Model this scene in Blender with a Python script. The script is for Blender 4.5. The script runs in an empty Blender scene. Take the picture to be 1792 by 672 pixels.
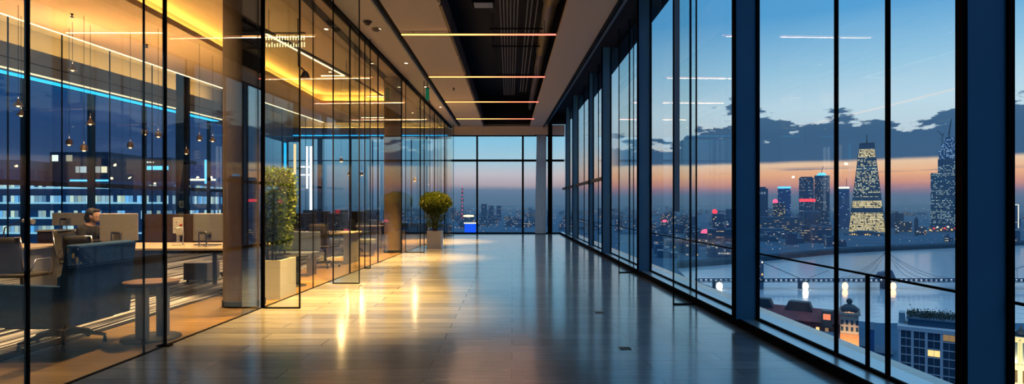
import bpy, bmesh, math, random
from mathutils import Vector, Matrix, noise as mnoise
random.seed(7)
SC = bpy.context.scene
COL = SC.collection
PI = math.pi
FOC, CX, CY, EYE = 1000.0, 896.0, 358.0, 1.4

def at(px, py, Y):
    return ((px - CX) / FOC * Y, Y, EYE - (py - CY) / FOC * Y)

def on(px, py, z):
    Y = (EYE - z) * FOC / (py - CY)
    return ((px - CX) / FOC * Y, Y, z)

def XA(px, Y):
    return (px - CX) / FOC * Y

def ZA(py, Y):
    return EYE - (py - CY) / FOC * Y

def srgb(r, g, b):
    def f(c):
        c /= 255.0
        return c / 12.92 if c <= .04045 else ((c + .055) / 1.055) ** 2.4
    return (f(r), f(g), f(b))

# ------------------------------------------------------------------ materials
class NT:
    def __init__(s, tree):
        s.t = tree
        s.n = tree.nodes
        s.l = tree.links

    def node(s, typ, **kw):
        n = s.n.new(typ)
        for k, v in kw.items():
            setattr(n, k, v)
        return n

    def put(s, sock, v):
        if hasattr(v, 'is_output') or isinstance(v, bpy.types.NodeSocket):
            s.l.new(v, sock)
        else:
            if sock.type == 'RGBA' and len(v) == 3:
                v = (*v, 1)
            sock.default_value = v

    def m(s, op, a, b=None, c=None, clamp=False):
        n = s.node('ShaderNodeMath', operation=op, use_clamp=clamp)
        s.put(n.inputs[0], a)
        if b is not None:
            s.put(n.inputs[1], b)
        if c is not None:
            s.put(n.inputs[2], c)
        return n.outputs[0]

    def smooth(s, v, a, b, lo=0.0, hi=1.0):
        n = s.node('ShaderNodeMapRange', interpolation_type='SMOOTHSTEP')
        s.put(n.inputs[0], v); s.put(n.inputs[1], a); s.put(n.inputs[2], b)
        s.put(n.inputs[3], lo); s.put(n.inputs[4], hi)
        return n.outputs[0]

    def mix(s, f, a, b):
        n = s.node('ShaderNodeMix', data_type='RGBA')
        s.put(n.inputs[0], f); s.put(n.inputs[6], a); s.put(n.inputs[7], b)
        return n.outputs[2]

    def ramp(s, f, stops, interp='LINEAR'):
        n = s.node('ShaderNodeValToRGB')
        cr = n.color_ramp
        cr.interpolation = interp
        while len(cr.elements) < len(stops):
            cr.elements.new(0.5)
        for e, (p, c) in zip(cr.elements, stops):
            e.position = p
            e.color = (*c, 1)
        s.put(n.inputs[0], f)
        return n.outputs[0]

    def noise(s, vec, scale, detail=3, rough=.5, dim='3D'):
        n = s.node('ShaderNodeTexNoise', noise_dimensions=dim)
        if vec is not None:
            s.put(n.inputs['Vector'], vec)
        n.inputs['Scale'].default_value = scale
        n.inputs['Detail'].default_value = detail
        n.inputs['Roughness'].default_value = rough
        return n.outputs[0]

    def xyz(s, v):
        n = s.node('ShaderNodeSeparateXYZ')
        s.put(n.inputs[0], v)
        return n.outputs

    def comb(s, x, y, z=0.0):
        n = s.node('ShaderNodeCombineXYZ')
        s.put(n.inputs[0], x); s.put(n.inputs[1], y); s.put(n.inputs[2], z)
        return n.outputs[0]

def newmat(name):
    m = bpy.data.materials.new(name)
    m.use_nodes = True
    m.node_tree.nodes.clear()
    t = NT(m.node_tree)
    out = t.node('ShaderNodeOutputMaterial')
    return m, t, out

def mat(name, col, rough=.5, metal=0.0, spec=.5, var=.12, vscale=6.0, bump=0.0, bscale=40.0, coat=0.0):
    m, t, out = newmat(name)
    p = t.node('ShaderNodeBsdfPrincipled')
    tc = t.node('ShaderNodeTexCoord')
    n = t.noise(tc.outputs['Object'], vscale, 4)
    lo = tuple(c * (1 - var) for c in col)
    hi = tuple(min(1, c * (1 + var)) for c in col)
    t.put(p.inputs['Base Color'], t.mix(n, lo, hi))
    p.inputs['Roughness'].default_value = rough
    p.inputs['Metallic'].default_value = metal
    p.inputs['Specular IOR Level'].default_value = spec
    p.inputs['Coat Weight'].default_value = coat
    if bump:
        b = t.node('ShaderNodeBump')
        b.inputs['Strength'].default_value = bump
        b.inputs['Distance'].default_value = .01
        t.put(b.inputs['Height'], t.noise(tc.outputs['Object'], bscale, 3))
        t.l.new(b.outputs[0], p.inputs['Normal'])
    t.l.new(p.outputs[0], out.inputs[0])
    return m

def emit(name, col, strength, sample=True):
    m, t, out = newmat(name)
    e = t.node('ShaderNodeEmission')
    t.put(e.inputs[0], col)
    e.inputs[1].default_value = strength
    t.l.new(e.outputs[0], out.inputs[0])
    if not sample:
        m.cycles.emission_sampling = 'NONE'
    return m

def glass(name, tint=(1, 1, 1), f0=.045, grow=1.0, rough=0.0):
    """thin architectural glass: clear, with a mirror share that grows toward grazing view"""
    m, t, out = newmat(name)
    g = t.node('ShaderNodeNewGeometry')
    vm = t.node('ShaderNodeVectorMath', operation='DOT_PRODUCT')
    t.l.new(g.outputs['Normal'], vm.inputs[0]); t.l.new(g.outputs['Incoming'], vm.inputs[1])
    c = t.m('ABSOLUTE', vm.outputs['Value'])
    k = t.m('POWER', t.m('SUBTRACT', 1.0, c, clamp=True), 5.0)
    fac = t.m('ADD', f0, t.m('MULTIPLY', k, (1 - f0) * grow), clamp=True)
    tr = t.node('ShaderNodeBsdfTransparent'); t.put(tr.inputs[0], tint)
    gl = t.node('ShaderNodeBsdfGlossy'); gl.inputs['Roughness'].default_value = rough
    t.put(gl.inputs[0], (.95, .98, 1))
    mx = t.node('ShaderNodeMixShader')
    t.put(mx.inputs[0], fac)
    t.l.new(tr.outputs[0], mx.inputs[1]); t.l.new(gl.outputs[0], mx.inputs[2])
    t.l.new(mx.outputs[0], out.inputs[0])
    return m

def facade(name, wall, pane, lit, fh=3.6, fw=3.0, prob=.3, strength=1.0, lit2=None, band=.25, mv=(.25, .8), mu=(.12, .88), rough=.35):
    """city facade: a grid of windows, some of them lit"""
    m, t, out = newmat(name)
    g = t.node('ShaderNodeNewGeometry')
    tco = t.node('ShaderNodeTexCoord')
    x, y, z = t.xyz(tco.outputs['Object'])
    nx, ny, nz = t.xyz(g.outputs['True Normal'])
    oi = t.node('ShaderNodeObjectInfo')
    u = t.m('DIVIDE', t.m('ADD', x, y), fw)
    v = t.m('DIVIDE', t.m('ADD', z, .02), fh)
    iu, iv = t.m('FLOOR', u), t.m('FLOOR', v)
    fu, fv = t.m('FRACT', u), t.m('FRACT', v)
    def inside(f, a, b):
        return t.m('MULTIPLY', t.m('GREATER_THAN', f, a), t.m('LESS_THAN', f, b))
    vert = t.m('LESS_THAN', t.m('ABSOLUTE', nz), .7)
    mask = t.m('MULTIPLY', t.m('MULTIPLY', inside(fu, *mu), inside(fv, *mv)), vert)
    w = t.node('ShaderNodeTexWhiteNoise', noise_dimensions='3D')
    t.put(w.inputs['Vector'], t.comb(iu, iv, t.m('MULTIPLY', oi.outputs['Random'], 91.7)))
    w2 = t.node('ShaderNodeTexWhiteNoise', noise_dimensions='2D')
    t.put(w2.inputs['Vector'], t.comb(iv, t.m('MULTIPLY', oi.outputs['Random'], 37.3)))
    pr = t.m('ADD', prob - band * .5, t.m('MULTIPLY', w2.outputs[0], band))
    on_ = t.m('LESS_THAN', w.outputs[0], pr)
    sep = t.node('ShaderNodeSeparateColor'); t.l.new(w.outputs[1], sep.inputs[0])
    lc = t.mix(sep.outputs[1], lit, lit2 or lit)
    p = t.node('ShaderNodeBsdfPrincipled')
    t.put(p.inputs['Base Color'], t.mix(mask, wall, pane))
    p.inputs['Roughness'].default_value = rough
    t.put(p.inputs['Emission Color'], lc)
    t.put(p.inputs['Emission Strength'], t.m('MULTIPLY', t.m('MULTIPLY', mask, on_), t.m('MULTIPLY', t.m('ADD', sep.outputs[2], .35), strength)))
    t.l.new(p.outputs[0], out.inputs[0])
    m.cycles.emission_sampling = 'NONE'
    return m

# ------------------------------------------------------------------ mesh builder
class MB:
    def __init__(s):
        s.v, s.f, s.mi, s.sm = [], [], [], []

    def add(s, vs, fs, m=0, smooth=False):
        b = len(s.v)
        s.v += [tuple(q) for q in vs]
        for f in fs:
            s.f.append([b + i for i in f]); s.mi.append(m); s.sm.append(smooth)
        return s

    def box(s, x0, y0, z0, x1, y1, z1, m=0):
        x0, x1 = sorted((x0, x1)); y0, y1 = sorted((y0, y1)); z0, z1 = sorted((z0, z1))
        return s.add([(x0, y0, z0), (x1, y0, z0), (x1, y1, z0), (x0, y1, z0), (x0, y0, z1), (x1, y0, z1), (x1, y1, z1), (x0, y1, z1)],
                     [(0, 3, 2, 1), (4, 5, 6, 7), (0, 1, 5, 4), (1, 2, 6, 5), (2, 3, 7, 6), (3, 0, 4, 7)], m)

    def prism(s, poly, z0, z1, m=0):
        """poly: xy points, counter-clockwise; z0/z1 numbers"""
        n = len(poly)
        vs = [(x, y, z0) for x, y in poly] + [(x, y, z1) for x, y in poly]
        fs = [tuple(range(n - 1, -1, -1)), tuple(range(n, 2 * n))]
        fs += [(i, (i + 1) % n, n + (i + 1) % n, n + i) for i in range(n)]
        return s.add(vs, fs, m)

    def prism_y(s, poly, y0, y1, m=0):
        """poly: xz outline extruded along y"""
        n = len(poly)
        vs = [(x, y0, z) for x, z in poly] + [(x, y1, z) for x, z in poly]
        fs = [tuple(range(n)), tuple(range(2 * n - 1, n - 1, -1))]
        fs += [(i, n + i, n + (i + 1) % n, (i + 1) % n) for i in range(n)]
        return s.add(vs, fs, m)

    def slab(s, a, b, z0, z1, t, m=0):
        """upright slab of thickness t on the plan line a-b"""
        d = Vector((b[0] - a[0], b[1] - a[1])); n = Vector((-d.y, d.x)).normalized() * (t / 2)
        return s.prism([(a[0] + n.x, a[1] + n.y), (a[0] - n.x, a[1] - n.y), (b[0] - n.x, b[1] - n.y), (b[0] + n.x, b[1] + n.y)], z0, z1, m)

    def tube(s, path, r, n=8, m=0, caps=True):
        path = [Vector(p) for p in path]
        rs = r if isinstance(r, (list, tuple)) else [r] * len(path)
        rings, prev = [], None
        for i, p in enumerate(path):
            if i == 0: d = path[1] - p
            elif i == len(path) - 1: d = p - path[i - 1]
            else: d = (path[i + 1] - p).normalized() + (p - path[i - 1]).normalized()
            d = d.normalized()
            if prev is None:
                up = Vector((0, 0, 1)) if abs(d.z) < .9 else Vector((1, 0, 0))
                a = d.cross(up).normalized()
            else:
                a = (prev - d * prev.dot(d)).normalized()
            prev = a
            b = d.cross(a)
            rings.append([p + a * (rs[i] * math.cos(2 * PI * k / n)) + b * (rs[i] * math.sin(2 * PI * k / n)) for k in range(n)])
        vs = [q for rg in rings for q in rg]
        fs = []
        for i in range(len(rings) - 1):
            for k in range(n):
                fs.append((i * n + k, i * n + (k + 1) % n, (i + 1) * n + (k + 1) % n, (i + 1) * n + k))
        s.add(vs, fs, m, True)
        if caps:
            s.add(rings[0], [tuple(range(n - 1, -1, -1))], m); s.add(rings[-1], [tuple(range(n))], m)
        return s

    def lathe(s, prof, c=(0, 0), n=32, m=0, smooth=True, sx=1.0, sy=1.0):
        vs, fs = [], []
        for r, z in prof:
            vs += [(c[0] + sx * r * math.cos(2 * PI * k / n), c[1] + sy * r * math.sin(2 * PI * k / n), z) for k in range(n)]
        for i in range(len(prof) - 1):
            for k in range(n):
                fs.append((i * n + k, i * n + (k + 1) % n, (i + 1) * n + (k + 1) % n, (i + 1) * n + k))
        s.add(vs, fs, m, smooth)
        s.add(vs[:n], [tuple(range(n - 1, -1, -1))], m); s.add(vs[-n:], [tuple(range(n))], m)
        return s

    def ball(s, c, r, m=0, nu=12, nv=8):
        rx, ry, rz = r if isinstance(r, (tuple, list)) else (r, r, r)
        vs = [(c[0], c[1], c[2] - rz)]
        for j in range(1, nv):
            a = -PI / 2 + PI * j / nv
            for k in range(nu):
                vs.append((c[0] + rx * math.cos(a) * math.cos(2 * PI * k / nu), c[1] + ry * math.cos(a) * math.sin(2 * PI * k / nu), c[2] + rz * math.sin(a)))
        vs.append((c[0], c[1], c[2] + rz))
        fs = [(0, 1 + (k + 1) % nu, 1 + k) for k in range(nu)]
        for j in range(nv - 2):
            for k in range(nu):
                a = 1 + j * nu; b = a + nu
                fs.append((a + k, a + (k + 1) % nu, b + (k + 1) % nu, b + k))
        a = 1 + (nv - 2) * nu
        fs += [(a + k, a + (k + 1) % nu, len(vs) - 1) for k in range(nu)]
        return s.add(vs, fs, m, True)

    def build(s, name, mats, parent=None, bevel=0.0, seg=2, loc=None, rz=0.0):
        me = bpy.data.meshes.new(name)
        me.from_pydata(s.v, [], s.f)
        for mm in (mats if isinstance(mats, (list, tuple)) else [mats]):
            me.materials.append(mm)
        for p, mi, sm in zip(me.polygons, s.mi, s.sm):
            p.material_index = mi; p.use_smooth = sm
        me.update()
        o = bpy.data.objects.new(name, me)
        COL.objects.link(o)
        if parent is not None:
            o.parent = parent
        if loc is not None:
            o.location = loc
        if rz:
            o.rotation_euler = (0, 0, rz)
        if bevel:
            b = o.modifiers.new('edge', 'BEVEL'); b.width = bevel; b.segments = seg; b.limit_method = 'ANGLE'
        return o

def tag(o, label=None, cat=None, group=None, kind=None):
    if label: o['label'] = label
    if cat: o['category'] = cat
    if group: o['group'] = group
    if kind: o['kind'] = kind
    return o

def thing(name, label, cat, loc=(0, 0, 0), rz=0.0, group=None, kind=None):
    o = bpy.data.objects.new(name, None)
    o.empty_display_size = .1
    COL.objects.link(o)
    o.location = loc; o.rotation_euler = (0, 0, rz)
    return tag(o, label, cat, group, kind)

def sroot(name, label=None):
    return thing(name, label, None, kind='structure')

def struct(name, mb, mats, bevel=0.0, label=None):
    return tag(mb.build(name, mats, None, bevel), label, None, None, 'structure')

def dup(root, loc, rz=0.0, label=None, group=None):
    r = root.copy(); COL.objects.link(r)
    r.location = loc; r.rotation_euler = (0, 0, rz)
    if label: r['label'] = label
    if group: r['group'] = group
    for ch in list(root.children):
        c = ch.copy(); COL.objects.link(c); c.parent = r
        for g in list(ch.children):
            d = g.copy(); COL.objects.link(d); d.parent = c
    return r
# ------------------------------------------------------------------ camera, view
cam = bpy.data.cameras.new('camera')
cam.sensor_width = 36.0
cam.lens = FOC / 1792 * 36.0
cam.shift_y = (CY - 336) / 1792
cam.clip_start = .05
cam.clip_end = 60000
camo = bpy.data.objects.new('camera', cam)
camo.location = (0, 0, EYE)
camo.rotation_euler = (PI / 2, 0, 0)
COL.objects.link(camo)
SC.camera = camo
SC.view_settings.view_transform = 'Standard'
SC.view_settings.look = 'None'
SC.view_settings.gamma = 1.0
SC.view_settings.use_curve_mapping = False
SC.view_settings.exposure = 0.25
SC.cycles.use_denoising = True
SC.cycles.max_bounces = 8
SC.cycles.diffuse_bounces = 3
SC.cycles.glossy_bounces = 4
SC.cycles.transparent_max_bounces = 40
SC.cycles.sample_clamp_indirect = 2.5
SC.cycles.caustics_reflective = False
SC.cycles.caustics_refractive = False

# ------------------------------------------------------------------ dusk sky
W = bpy.data.worlds.new('dusk_sky')
SC.world = W
W.use_nodes = True
W.node_tree.nodes.clear()
t = NT(W.node_tree)
wo = t.node('ShaderNodeOutputWorld')
bg = t.node('ShaderNodeBackground')
tc = t.node('ShaderNodeTexCoord')
dx, dy, dz = t.xyz(tc.outputs['Generated'])
hyp = t.m('SQRT', t.m('ADD', t.m('MULTIPLY', dx, dx), t.m('MULTIPLY', dy, dy)))
el = t.m('DIVIDE', dz, t.m('MAXIMUM', hyp, 1e-4))           # tangent of the elevation
az = t.m('ARCTAN2', dx, dy)                                  # 0 straight down the corridor
azd = t.m('MULTIPLY', az, 180 / PI)
elw = t.m('ADD', el, t.m('MULTIPLY', t.m('SUBTRACT', t.noise(t.comb(t.m('MULTIPLY', az, 3.0), t.m('MULTIPLY', el, 30.0)), 1.6, 4), .5), .012))
ek = t.m('MULTIPLY', elw, 1 / .6, clamp=True)
def E(x): return x / .6
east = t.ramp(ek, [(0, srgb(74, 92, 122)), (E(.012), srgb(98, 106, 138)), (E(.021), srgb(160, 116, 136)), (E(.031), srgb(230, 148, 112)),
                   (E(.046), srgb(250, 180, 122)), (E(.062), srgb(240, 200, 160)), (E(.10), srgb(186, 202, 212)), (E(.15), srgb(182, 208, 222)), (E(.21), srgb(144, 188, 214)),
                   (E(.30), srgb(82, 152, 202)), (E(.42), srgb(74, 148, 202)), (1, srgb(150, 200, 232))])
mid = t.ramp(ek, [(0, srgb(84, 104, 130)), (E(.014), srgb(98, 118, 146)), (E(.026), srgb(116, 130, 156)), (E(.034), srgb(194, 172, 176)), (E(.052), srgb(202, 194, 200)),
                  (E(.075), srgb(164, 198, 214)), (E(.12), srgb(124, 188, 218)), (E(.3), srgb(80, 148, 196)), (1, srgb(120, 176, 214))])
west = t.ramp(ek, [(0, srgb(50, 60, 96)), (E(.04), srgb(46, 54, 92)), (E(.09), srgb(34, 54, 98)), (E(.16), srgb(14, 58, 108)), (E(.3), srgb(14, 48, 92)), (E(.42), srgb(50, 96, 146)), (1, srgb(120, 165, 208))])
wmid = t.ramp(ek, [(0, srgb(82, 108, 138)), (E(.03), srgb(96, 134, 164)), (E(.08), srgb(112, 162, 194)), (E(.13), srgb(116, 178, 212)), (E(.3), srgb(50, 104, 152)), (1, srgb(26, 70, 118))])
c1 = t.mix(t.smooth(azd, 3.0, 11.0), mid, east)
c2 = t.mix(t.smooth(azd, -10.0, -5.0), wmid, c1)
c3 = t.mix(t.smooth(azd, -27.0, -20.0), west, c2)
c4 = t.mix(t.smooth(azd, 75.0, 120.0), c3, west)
# the cloud bank over the sunset: flat base, heaped top
nz = t.noise(t.comb(t.m('MULTIPLY', az, 9.0), t.m('MULTIPLY', el, 26.0)), 1.0, 9, .60)
nz2 = t.noise(t.comb(t.m('MULTIPLY', az, 4.0), 3.3), 1.0, 2, .5)
top = t.m('ADD', t.m('ADD', -.075, t.m('MULTIPLY', nz, .235)), t.m('ADD', t.m('MULTIPLY', nz2, .13), t.smooth(azd, 14.0, 36.0, 0.0, .05)))
below = t.smooth(t.m('SUBTRACT', top, el), -.002, .006)
base_e = t.m('ADD', .0655, t.m('MULTIPLY', t.m('SUBTRACT', nz, .5), .006))
above = t.smooth(t.m('SUBTRACT', el, base_e), -.003, .004)
bank = t.m('MULTIPLY', t.m('MULTIPLY', below, above), t.m('MULTIPLY', t.smooth(azd, 8.5, 11.5), t.smooth(azd, 75.0, 100.0, 1.0, 0.0)))
cloudcol = t.ramp(t.m('MULTIPLY', t.m('SUBTRACT', el, .06), 9.0, clamp=True), [(0, srgb(52, 84, 118)), (.45, srgb(54, 88, 122)), (1, srgb(72, 106, 138))])
c5 = t.mix(bank, c4, cloudcol)
# thin grey streaks inside the orange band, soft clouds in the dark west
st = t.m('MULTIPLY', t.smooth(t.noise(t.comb(t.m('MULTIPLY', az, 5.0), t.m('MULTIPLY', el, 260.0)), 1.0, 3), .56, .68),
         t.m('MULTIPLY', t.m('MULTIPLY', t.smooth(el, .044, .05), t.smooth(el, .056, .064, 1, 0)), t.smooth(azd, 9.0, 14.0)))
c6 = t.mix(t.m('MULTIPLY', st, .75), c5, srgb(120, 112, 128))
wc = t.m('MULTIPLY', t.smooth(t.noise(t.comb(t.m('MULTIPLY', az, 7.0), t.m('MULTIPLY', el, 26.0)), 1.0, 4), .5, .75), t.smooth(azd, -27.0, -20.0, .5, 0))
c7 = t.mix(wc, c6, srgb(84, 96, 134))
# a faint contrail rising to the right
tr = t.m('SUBTRACT', el, t.m('ADD', .112, t.m('MULTIPLY', t.m('SUBTRACT', azd, 24.0), .0035)))
trm = t.m('MULTIPLY', t.m('MULTIPLY', t.smooth(t.m('ABSOLUTE', tr), 0.0, .0022, 1, 0), t.m('MULTIPLY', t.smooth(azd, 24.0, 27.0), t.smooth(azd, 38.0, 41.0, 1, 0))), t.m('SUBTRACT', 1.0, bank))
c8 = t.mix(t.m('MULTIPLY', trm, .45), c7, srgb(236, 214, 200))
low = t.smooth(el, -.012, -.001)
c9 = t.mix(low, srgb(40, 56, 82), c8)
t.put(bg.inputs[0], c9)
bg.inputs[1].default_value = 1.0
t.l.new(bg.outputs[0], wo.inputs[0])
W.cycles.sampling_method = 'MANUAL'
W.cycles.sample_map_resolution = 1024

# ------------------------------------------------------------------ interior materials
def plank_mat(name, c1, c2, bw, rh, rough, mort=.006, coat=0.0):
    m, t, out = newmat(name)
    g = t.node('ShaderNodeNewGeometry')
    br = t.node('ShaderNodeTexBrick', offset=.37, offset_frequency=2)
    t.l.new(g.outputs['Position'], br.inputs['Vector'])
    t.put(br.inputs['Color1'], c1); t.put(br.inputs['Color2'], c2); t.put(br.inputs['Mortar'], (.012, .012, .014))
    br.inputs['Scale'].default_value = 1.0
    br.inputs['Mortar Size'].default_value = mort
    br.inputs['Mortar Smooth'].default_value = .1
    br.inputs['Brick Width'].default_value = bw
    br.inputs['Row Height'].default_value = rh
    x, y, z = t.xyz(g.outputs['Position'])
    row = t.m('FLOOR', t.m('DIVIDE', y, rh))
    gr = t.noise(t.comb(t.m('MULTIPLY', x, 1.6), t.m('MULTIPLY', y, 34.0), t.m('MULTIPLY', row, 3.7)), 1.0, 5, .6)
    grain = t.smooth(gr, .3, .75, .62, 1.25)
    mul = t.node('ShaderNodeMix', data_type='RGBA', blend_type='MULTIPLY')
    mul.inputs[0].default_value = 1
    t.put(mul.inputs[6], br.outputs[0]); t.put(mul.inputs[7], t.comb(grain, grain, grain))
    p = t.node('ShaderNodeBsdfPrincipled')
    t.put(p.inputs['Base Color'], mul.outputs[2])
    blot = t.noise(t.comb(t.m('MULTIPLY', x, .8), t.m('MULTIPLY', y, 2.2), t.m('MULTIPLY', row, 1.9)), 1.0, 3)
    p.inputs['Coat Weight'].default_value = coat
    p.inputs['Coat Roughness'].default_value = .13
    p.inputs['Specular IOR Level'].default_value = .3
    p.inputs['Coat IOR'].default_value = 2.85
    t.put(p.inputs['Roughness'], t.m('ADD', rough - .06, t.m('MULTIPLY', blot, .12)))
    b = t.node('ShaderNodeBump'); b.inputs['Strength'].default_value = .5; b.inputs['Distance'].default_value = .005
    t.put(b.inputs['Height'], t.m('ADD', t.m('MULTIPLY', t.m('SUBTRACT', 1.0, br.outputs[1]), 1.0), t.m('MULTIPLY', gr, .12)))
    t.l.new(b.outputs[0], p.inputs['Normal'])
    if coat: t.l.new(b.outputs[0], p.inputs['Coat Normal'])
    t.l.new(p.outputs[0], out.inputs[0])
    return m

M = {}
M['floor'] = plank_mat('grey_brown_planks', (.27, .295, .32), (.145, .16, .175), 1.9, .27, .3, coat=1.0)
M['oak'] = plank_mat('warm_oak_planks', (.30, .185, .065), (.24, .145, .05), 2.2, .30, .38, .002)
M['ceil'] = mat('warm_plaster', (.86, .70, .57), .8, var=.03, spec=.2)
M['ceil_office'] = mat('office_plaster', (.58, .42, .26), .8, var=.04, spec=.2)
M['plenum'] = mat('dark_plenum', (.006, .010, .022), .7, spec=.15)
M['panel_brown'] = mat('brown_panel', (.10, .075, .06), .6)
M['black'] = mat('black_metal', (.004, .004, .006), .7, spec=.03)
M['steel'] = mat('brushed_grey', (.26, .25, .24), .35, metal=.8)
M['navy'] = mat('navy_metal', (.11, .33, .52), .5, var=.2, vscale=1.2, spec=.35)
M['navy_dark'] = mat('dark_navy_frame', (.008, .022, .045), .6, spec=.2)
M['sill'] = mat('blue_grey_sill', (.62, .72, .78), .28, metal=.85, var=.05)
M['bulk'] = mat('grey_bulkhead', (.11, .12, .19), .6)
M['perimeter'] = mat('mauve_plaster', (.33, .29, .32), .8, var=.03)
M['concrete'] = mat('fair_faced_concrete', (.25, .185, .125), .75, var=.22, vscale=3.0, bump=.25, bscale=18, spec=.25)
M['darkwall'] = mat('dark_wall', (.03, .035, .05), .8, spec=.2)
M['glass'] = glass('clear_glass', (.97, .985, .985), .006, .5)
M['glass_part'] = glass('partition_glass', (.965, .985, .98), .03, .6)
M['glass_coated'] = glass('coated_partition_glass', (.8, .85, .87), .30)
M['glass_fin'] = glass('fin_glass', (.93, .97, .96), .04)
M['grey_band'] = mat('grey_gasket', (.50, .52, .54), .5)
M['cove'] = emit('cove_led', (1.0, .58, .12), 46.0)
M['line'] = emit('white_led', (1.0, .78, .42), 2.6)
M['cyan'] = emit('cyan_led', (.02, .42, .85), 1.7)
M['cream'] = emit('cream_led', (1.0, .82, .48), 1.1)

# striped carpet: fine cream and charcoal lines running down the room
m, t, out = newmat('striped_carpet')
g = t.node('ShaderNodeNewGeometry')
x, y, z = t.xyz(g.outputs['Position'])
xw = t.m('ADD', x, t.m('MULTIPLY', t.m('SUBTRACT', t.noise(t.comb(0.0, t.m('MULTIPLY', y, .35), 0.0), 1.0, 1), .5), .10))
s1 = t.noise(t.comb(t.m('MULTIPLY', xw, 10.0), t.m('MULTIPLY', y, .10)), 1.0, 2, .7)
p = t.node('ShaderNodeBsdfPrincipled')
t.put(p.inputs['Base Color'], t.ramp(s1, [(.40, (.010, .010, .012)), (.455, (.012, .012, .014)), (.47, (.66, .63, .57)), (.525, (.70, .66, .60)), (.54, (.014, .014, .015)), (.60, (.016, .016, .018)), (.62, (.50, .47, .42)), (.68, (.52, .49, .44))]))
p.inputs['Roughness'].default_value = .95
p.inputs['Specular IOR Level'].default_value = .1
t.l.new(p.outputs[0], out.inputs[0])
M['carpet'] = m

# ------------------------------------------------------------------ plan lines
def XL(Y): return -3.47 + .025 * (Y - 4.46)          # glass partition
def XR(Y): return 2.83 - .015 * (Y - 5.5)            # window glass
def XC(Y): return 1.95 - .027 * (Y - 10)             # edge of the corridor ceiling
def L1(Y): return -9.9 + .095 * (Y - 11)             # inner glass line of the office
def XB(Y): return -11.2 + .113 * (Y - 12.5)          # front of the perimeter bulkhead
ZC, YE, YB = 5.1, 27.45, -3.0
def XF(Y):
    return -11.75 + .113 * (Y - 12.5) if Y < 20.45 else -10.85
def strip(mb, fa, fb, y0, y1, z0, z1, n=1, m=0):
    ys = [y0 + (y1 - y0) * i / n for i in range(n + 1)]
    for a, b in zip(ys, ys[1:]):
        mb.prism([(fa(a), a), (fb(a), a), (fb(b), b), (fa(b), b)], z0, z1, m)
    return mb
def K(v): return lambda Y: v

# ------------------------------------------------------------------ floors
struct('floor', strip(MB(), XL, lambda Y: XR(Y) + .6, YB, YE + .3, -.3, 0), M['floor'], label='grey-brown plank floor of the corridor')
struct('floor_office', strip(MB(), K(-15), XL, YB, YE + .3, -.3, 0), M['oak'], label='warm oak plank floor on the office side of the glass')
struct('floor_carpet', strip(MB(), lambda Y: XF(Y) + .2, K(-4.52), YB + .2, 16.5, 0.0, .006), M['carpet'], label='cream and charcoal striped carpet under the desks')
struct('trim_1', strip(MB(), lambda Y: XL(Y) - .018, lambda Y: XL(Y) + .018, YB, YE, 0, .006), M['black'], label='thin black floor track of the glass partition')

# ------------------------------------------------------------------ corridor ceiling
c = MB()
strip(c, XL, K(-2.52), YB, 27.2, ZC, ZC + .1)
strip(c, K(-2.40), K(-1.33), YB, 26.9, ZC, ZC + .1)
strip(c, lambda Y: 1.02 - .010 * (Y - 10.3), XC, YB, 27.2, ZC, ZC + .1)
strip(c, K(-2.52), lambda Y: 1.02 - .010 * (Y - 10.3), 27.0, 27.2, ZC, ZC + .1)
strip(c, XL, XR, 27.2, YE + .3, ZC - .38, ZC + .1)
struct('ceiling', c, M['ceil'], label='tan plaster ceiling panels over the corridor')
c = MB()
strip(c, K(-2.50), K(-2.43), YB, 27.05, ZC + .03, ZC + .06)
c.box(-2.50, 26.95, ZC + .03, .85, 27.05, ZC + .06)
struct('trim_2', c, M['black'], label='black slot bordering the raised ceiling panel')
struct('trim_3', strip(MB(), K(-2.56), K(-2.52), YB, 27.05, ZC - .015, ZC + .02), M['steel'], label='grey metal edge strip beside the black ceiling slot')
c = MB()
strip(c, K(-3.6), K(3.2), YB, YE + .3, 6.45, 6.6)
c.box(1.3, YB, 5.2, 1.4, 27.2, 6.5)
c.box(-2.6, 26.95, 5.2, 2.6, 27.1, 6.5)
strip(c, K(-2.6), K(-2.4), YB, 27.2, 5.2, 6.5)
struct('ceiling_plenum', c, M['plenum'], label='dark open service void above the corridor')
c = MB()
y = 3.0
while y < 26.6:
    c.box(-1.36, y, ZC - .01, -1.30, min(26.9, y + 1.75), ZC + .42)
    y += 1.9
struct('trim_4', c, M['panel_brown'], label='dark brown edge panels of the open ceiling void')
c = MB()
strip(c, XC, lambda Y: XR(Y) + .35, YB, YE + .3, 5.68, 5.8)
strip(c, lambda Y: XC(Y) - .02, lambda Y: XC(Y) + .04, YB, 27.2, ZC - .02, 5.7)
strip(c, lambda Y: XR(Y) + .12, lambda Y: XR(Y) + .4, YB, YE + .3, 5.55, 5.8)
struct('trim_5', c, M['plenum'], label='dark perimeter slot above the window wall')
struct('trim_6', strip(MB(), lambda Y: XC(Y) + .13, lambda Y: XC(Y) + .19, YB, 27.1, 5.16, 5.24), M['steel'], label='grey blind track in the dark slot by the windows')

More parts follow.
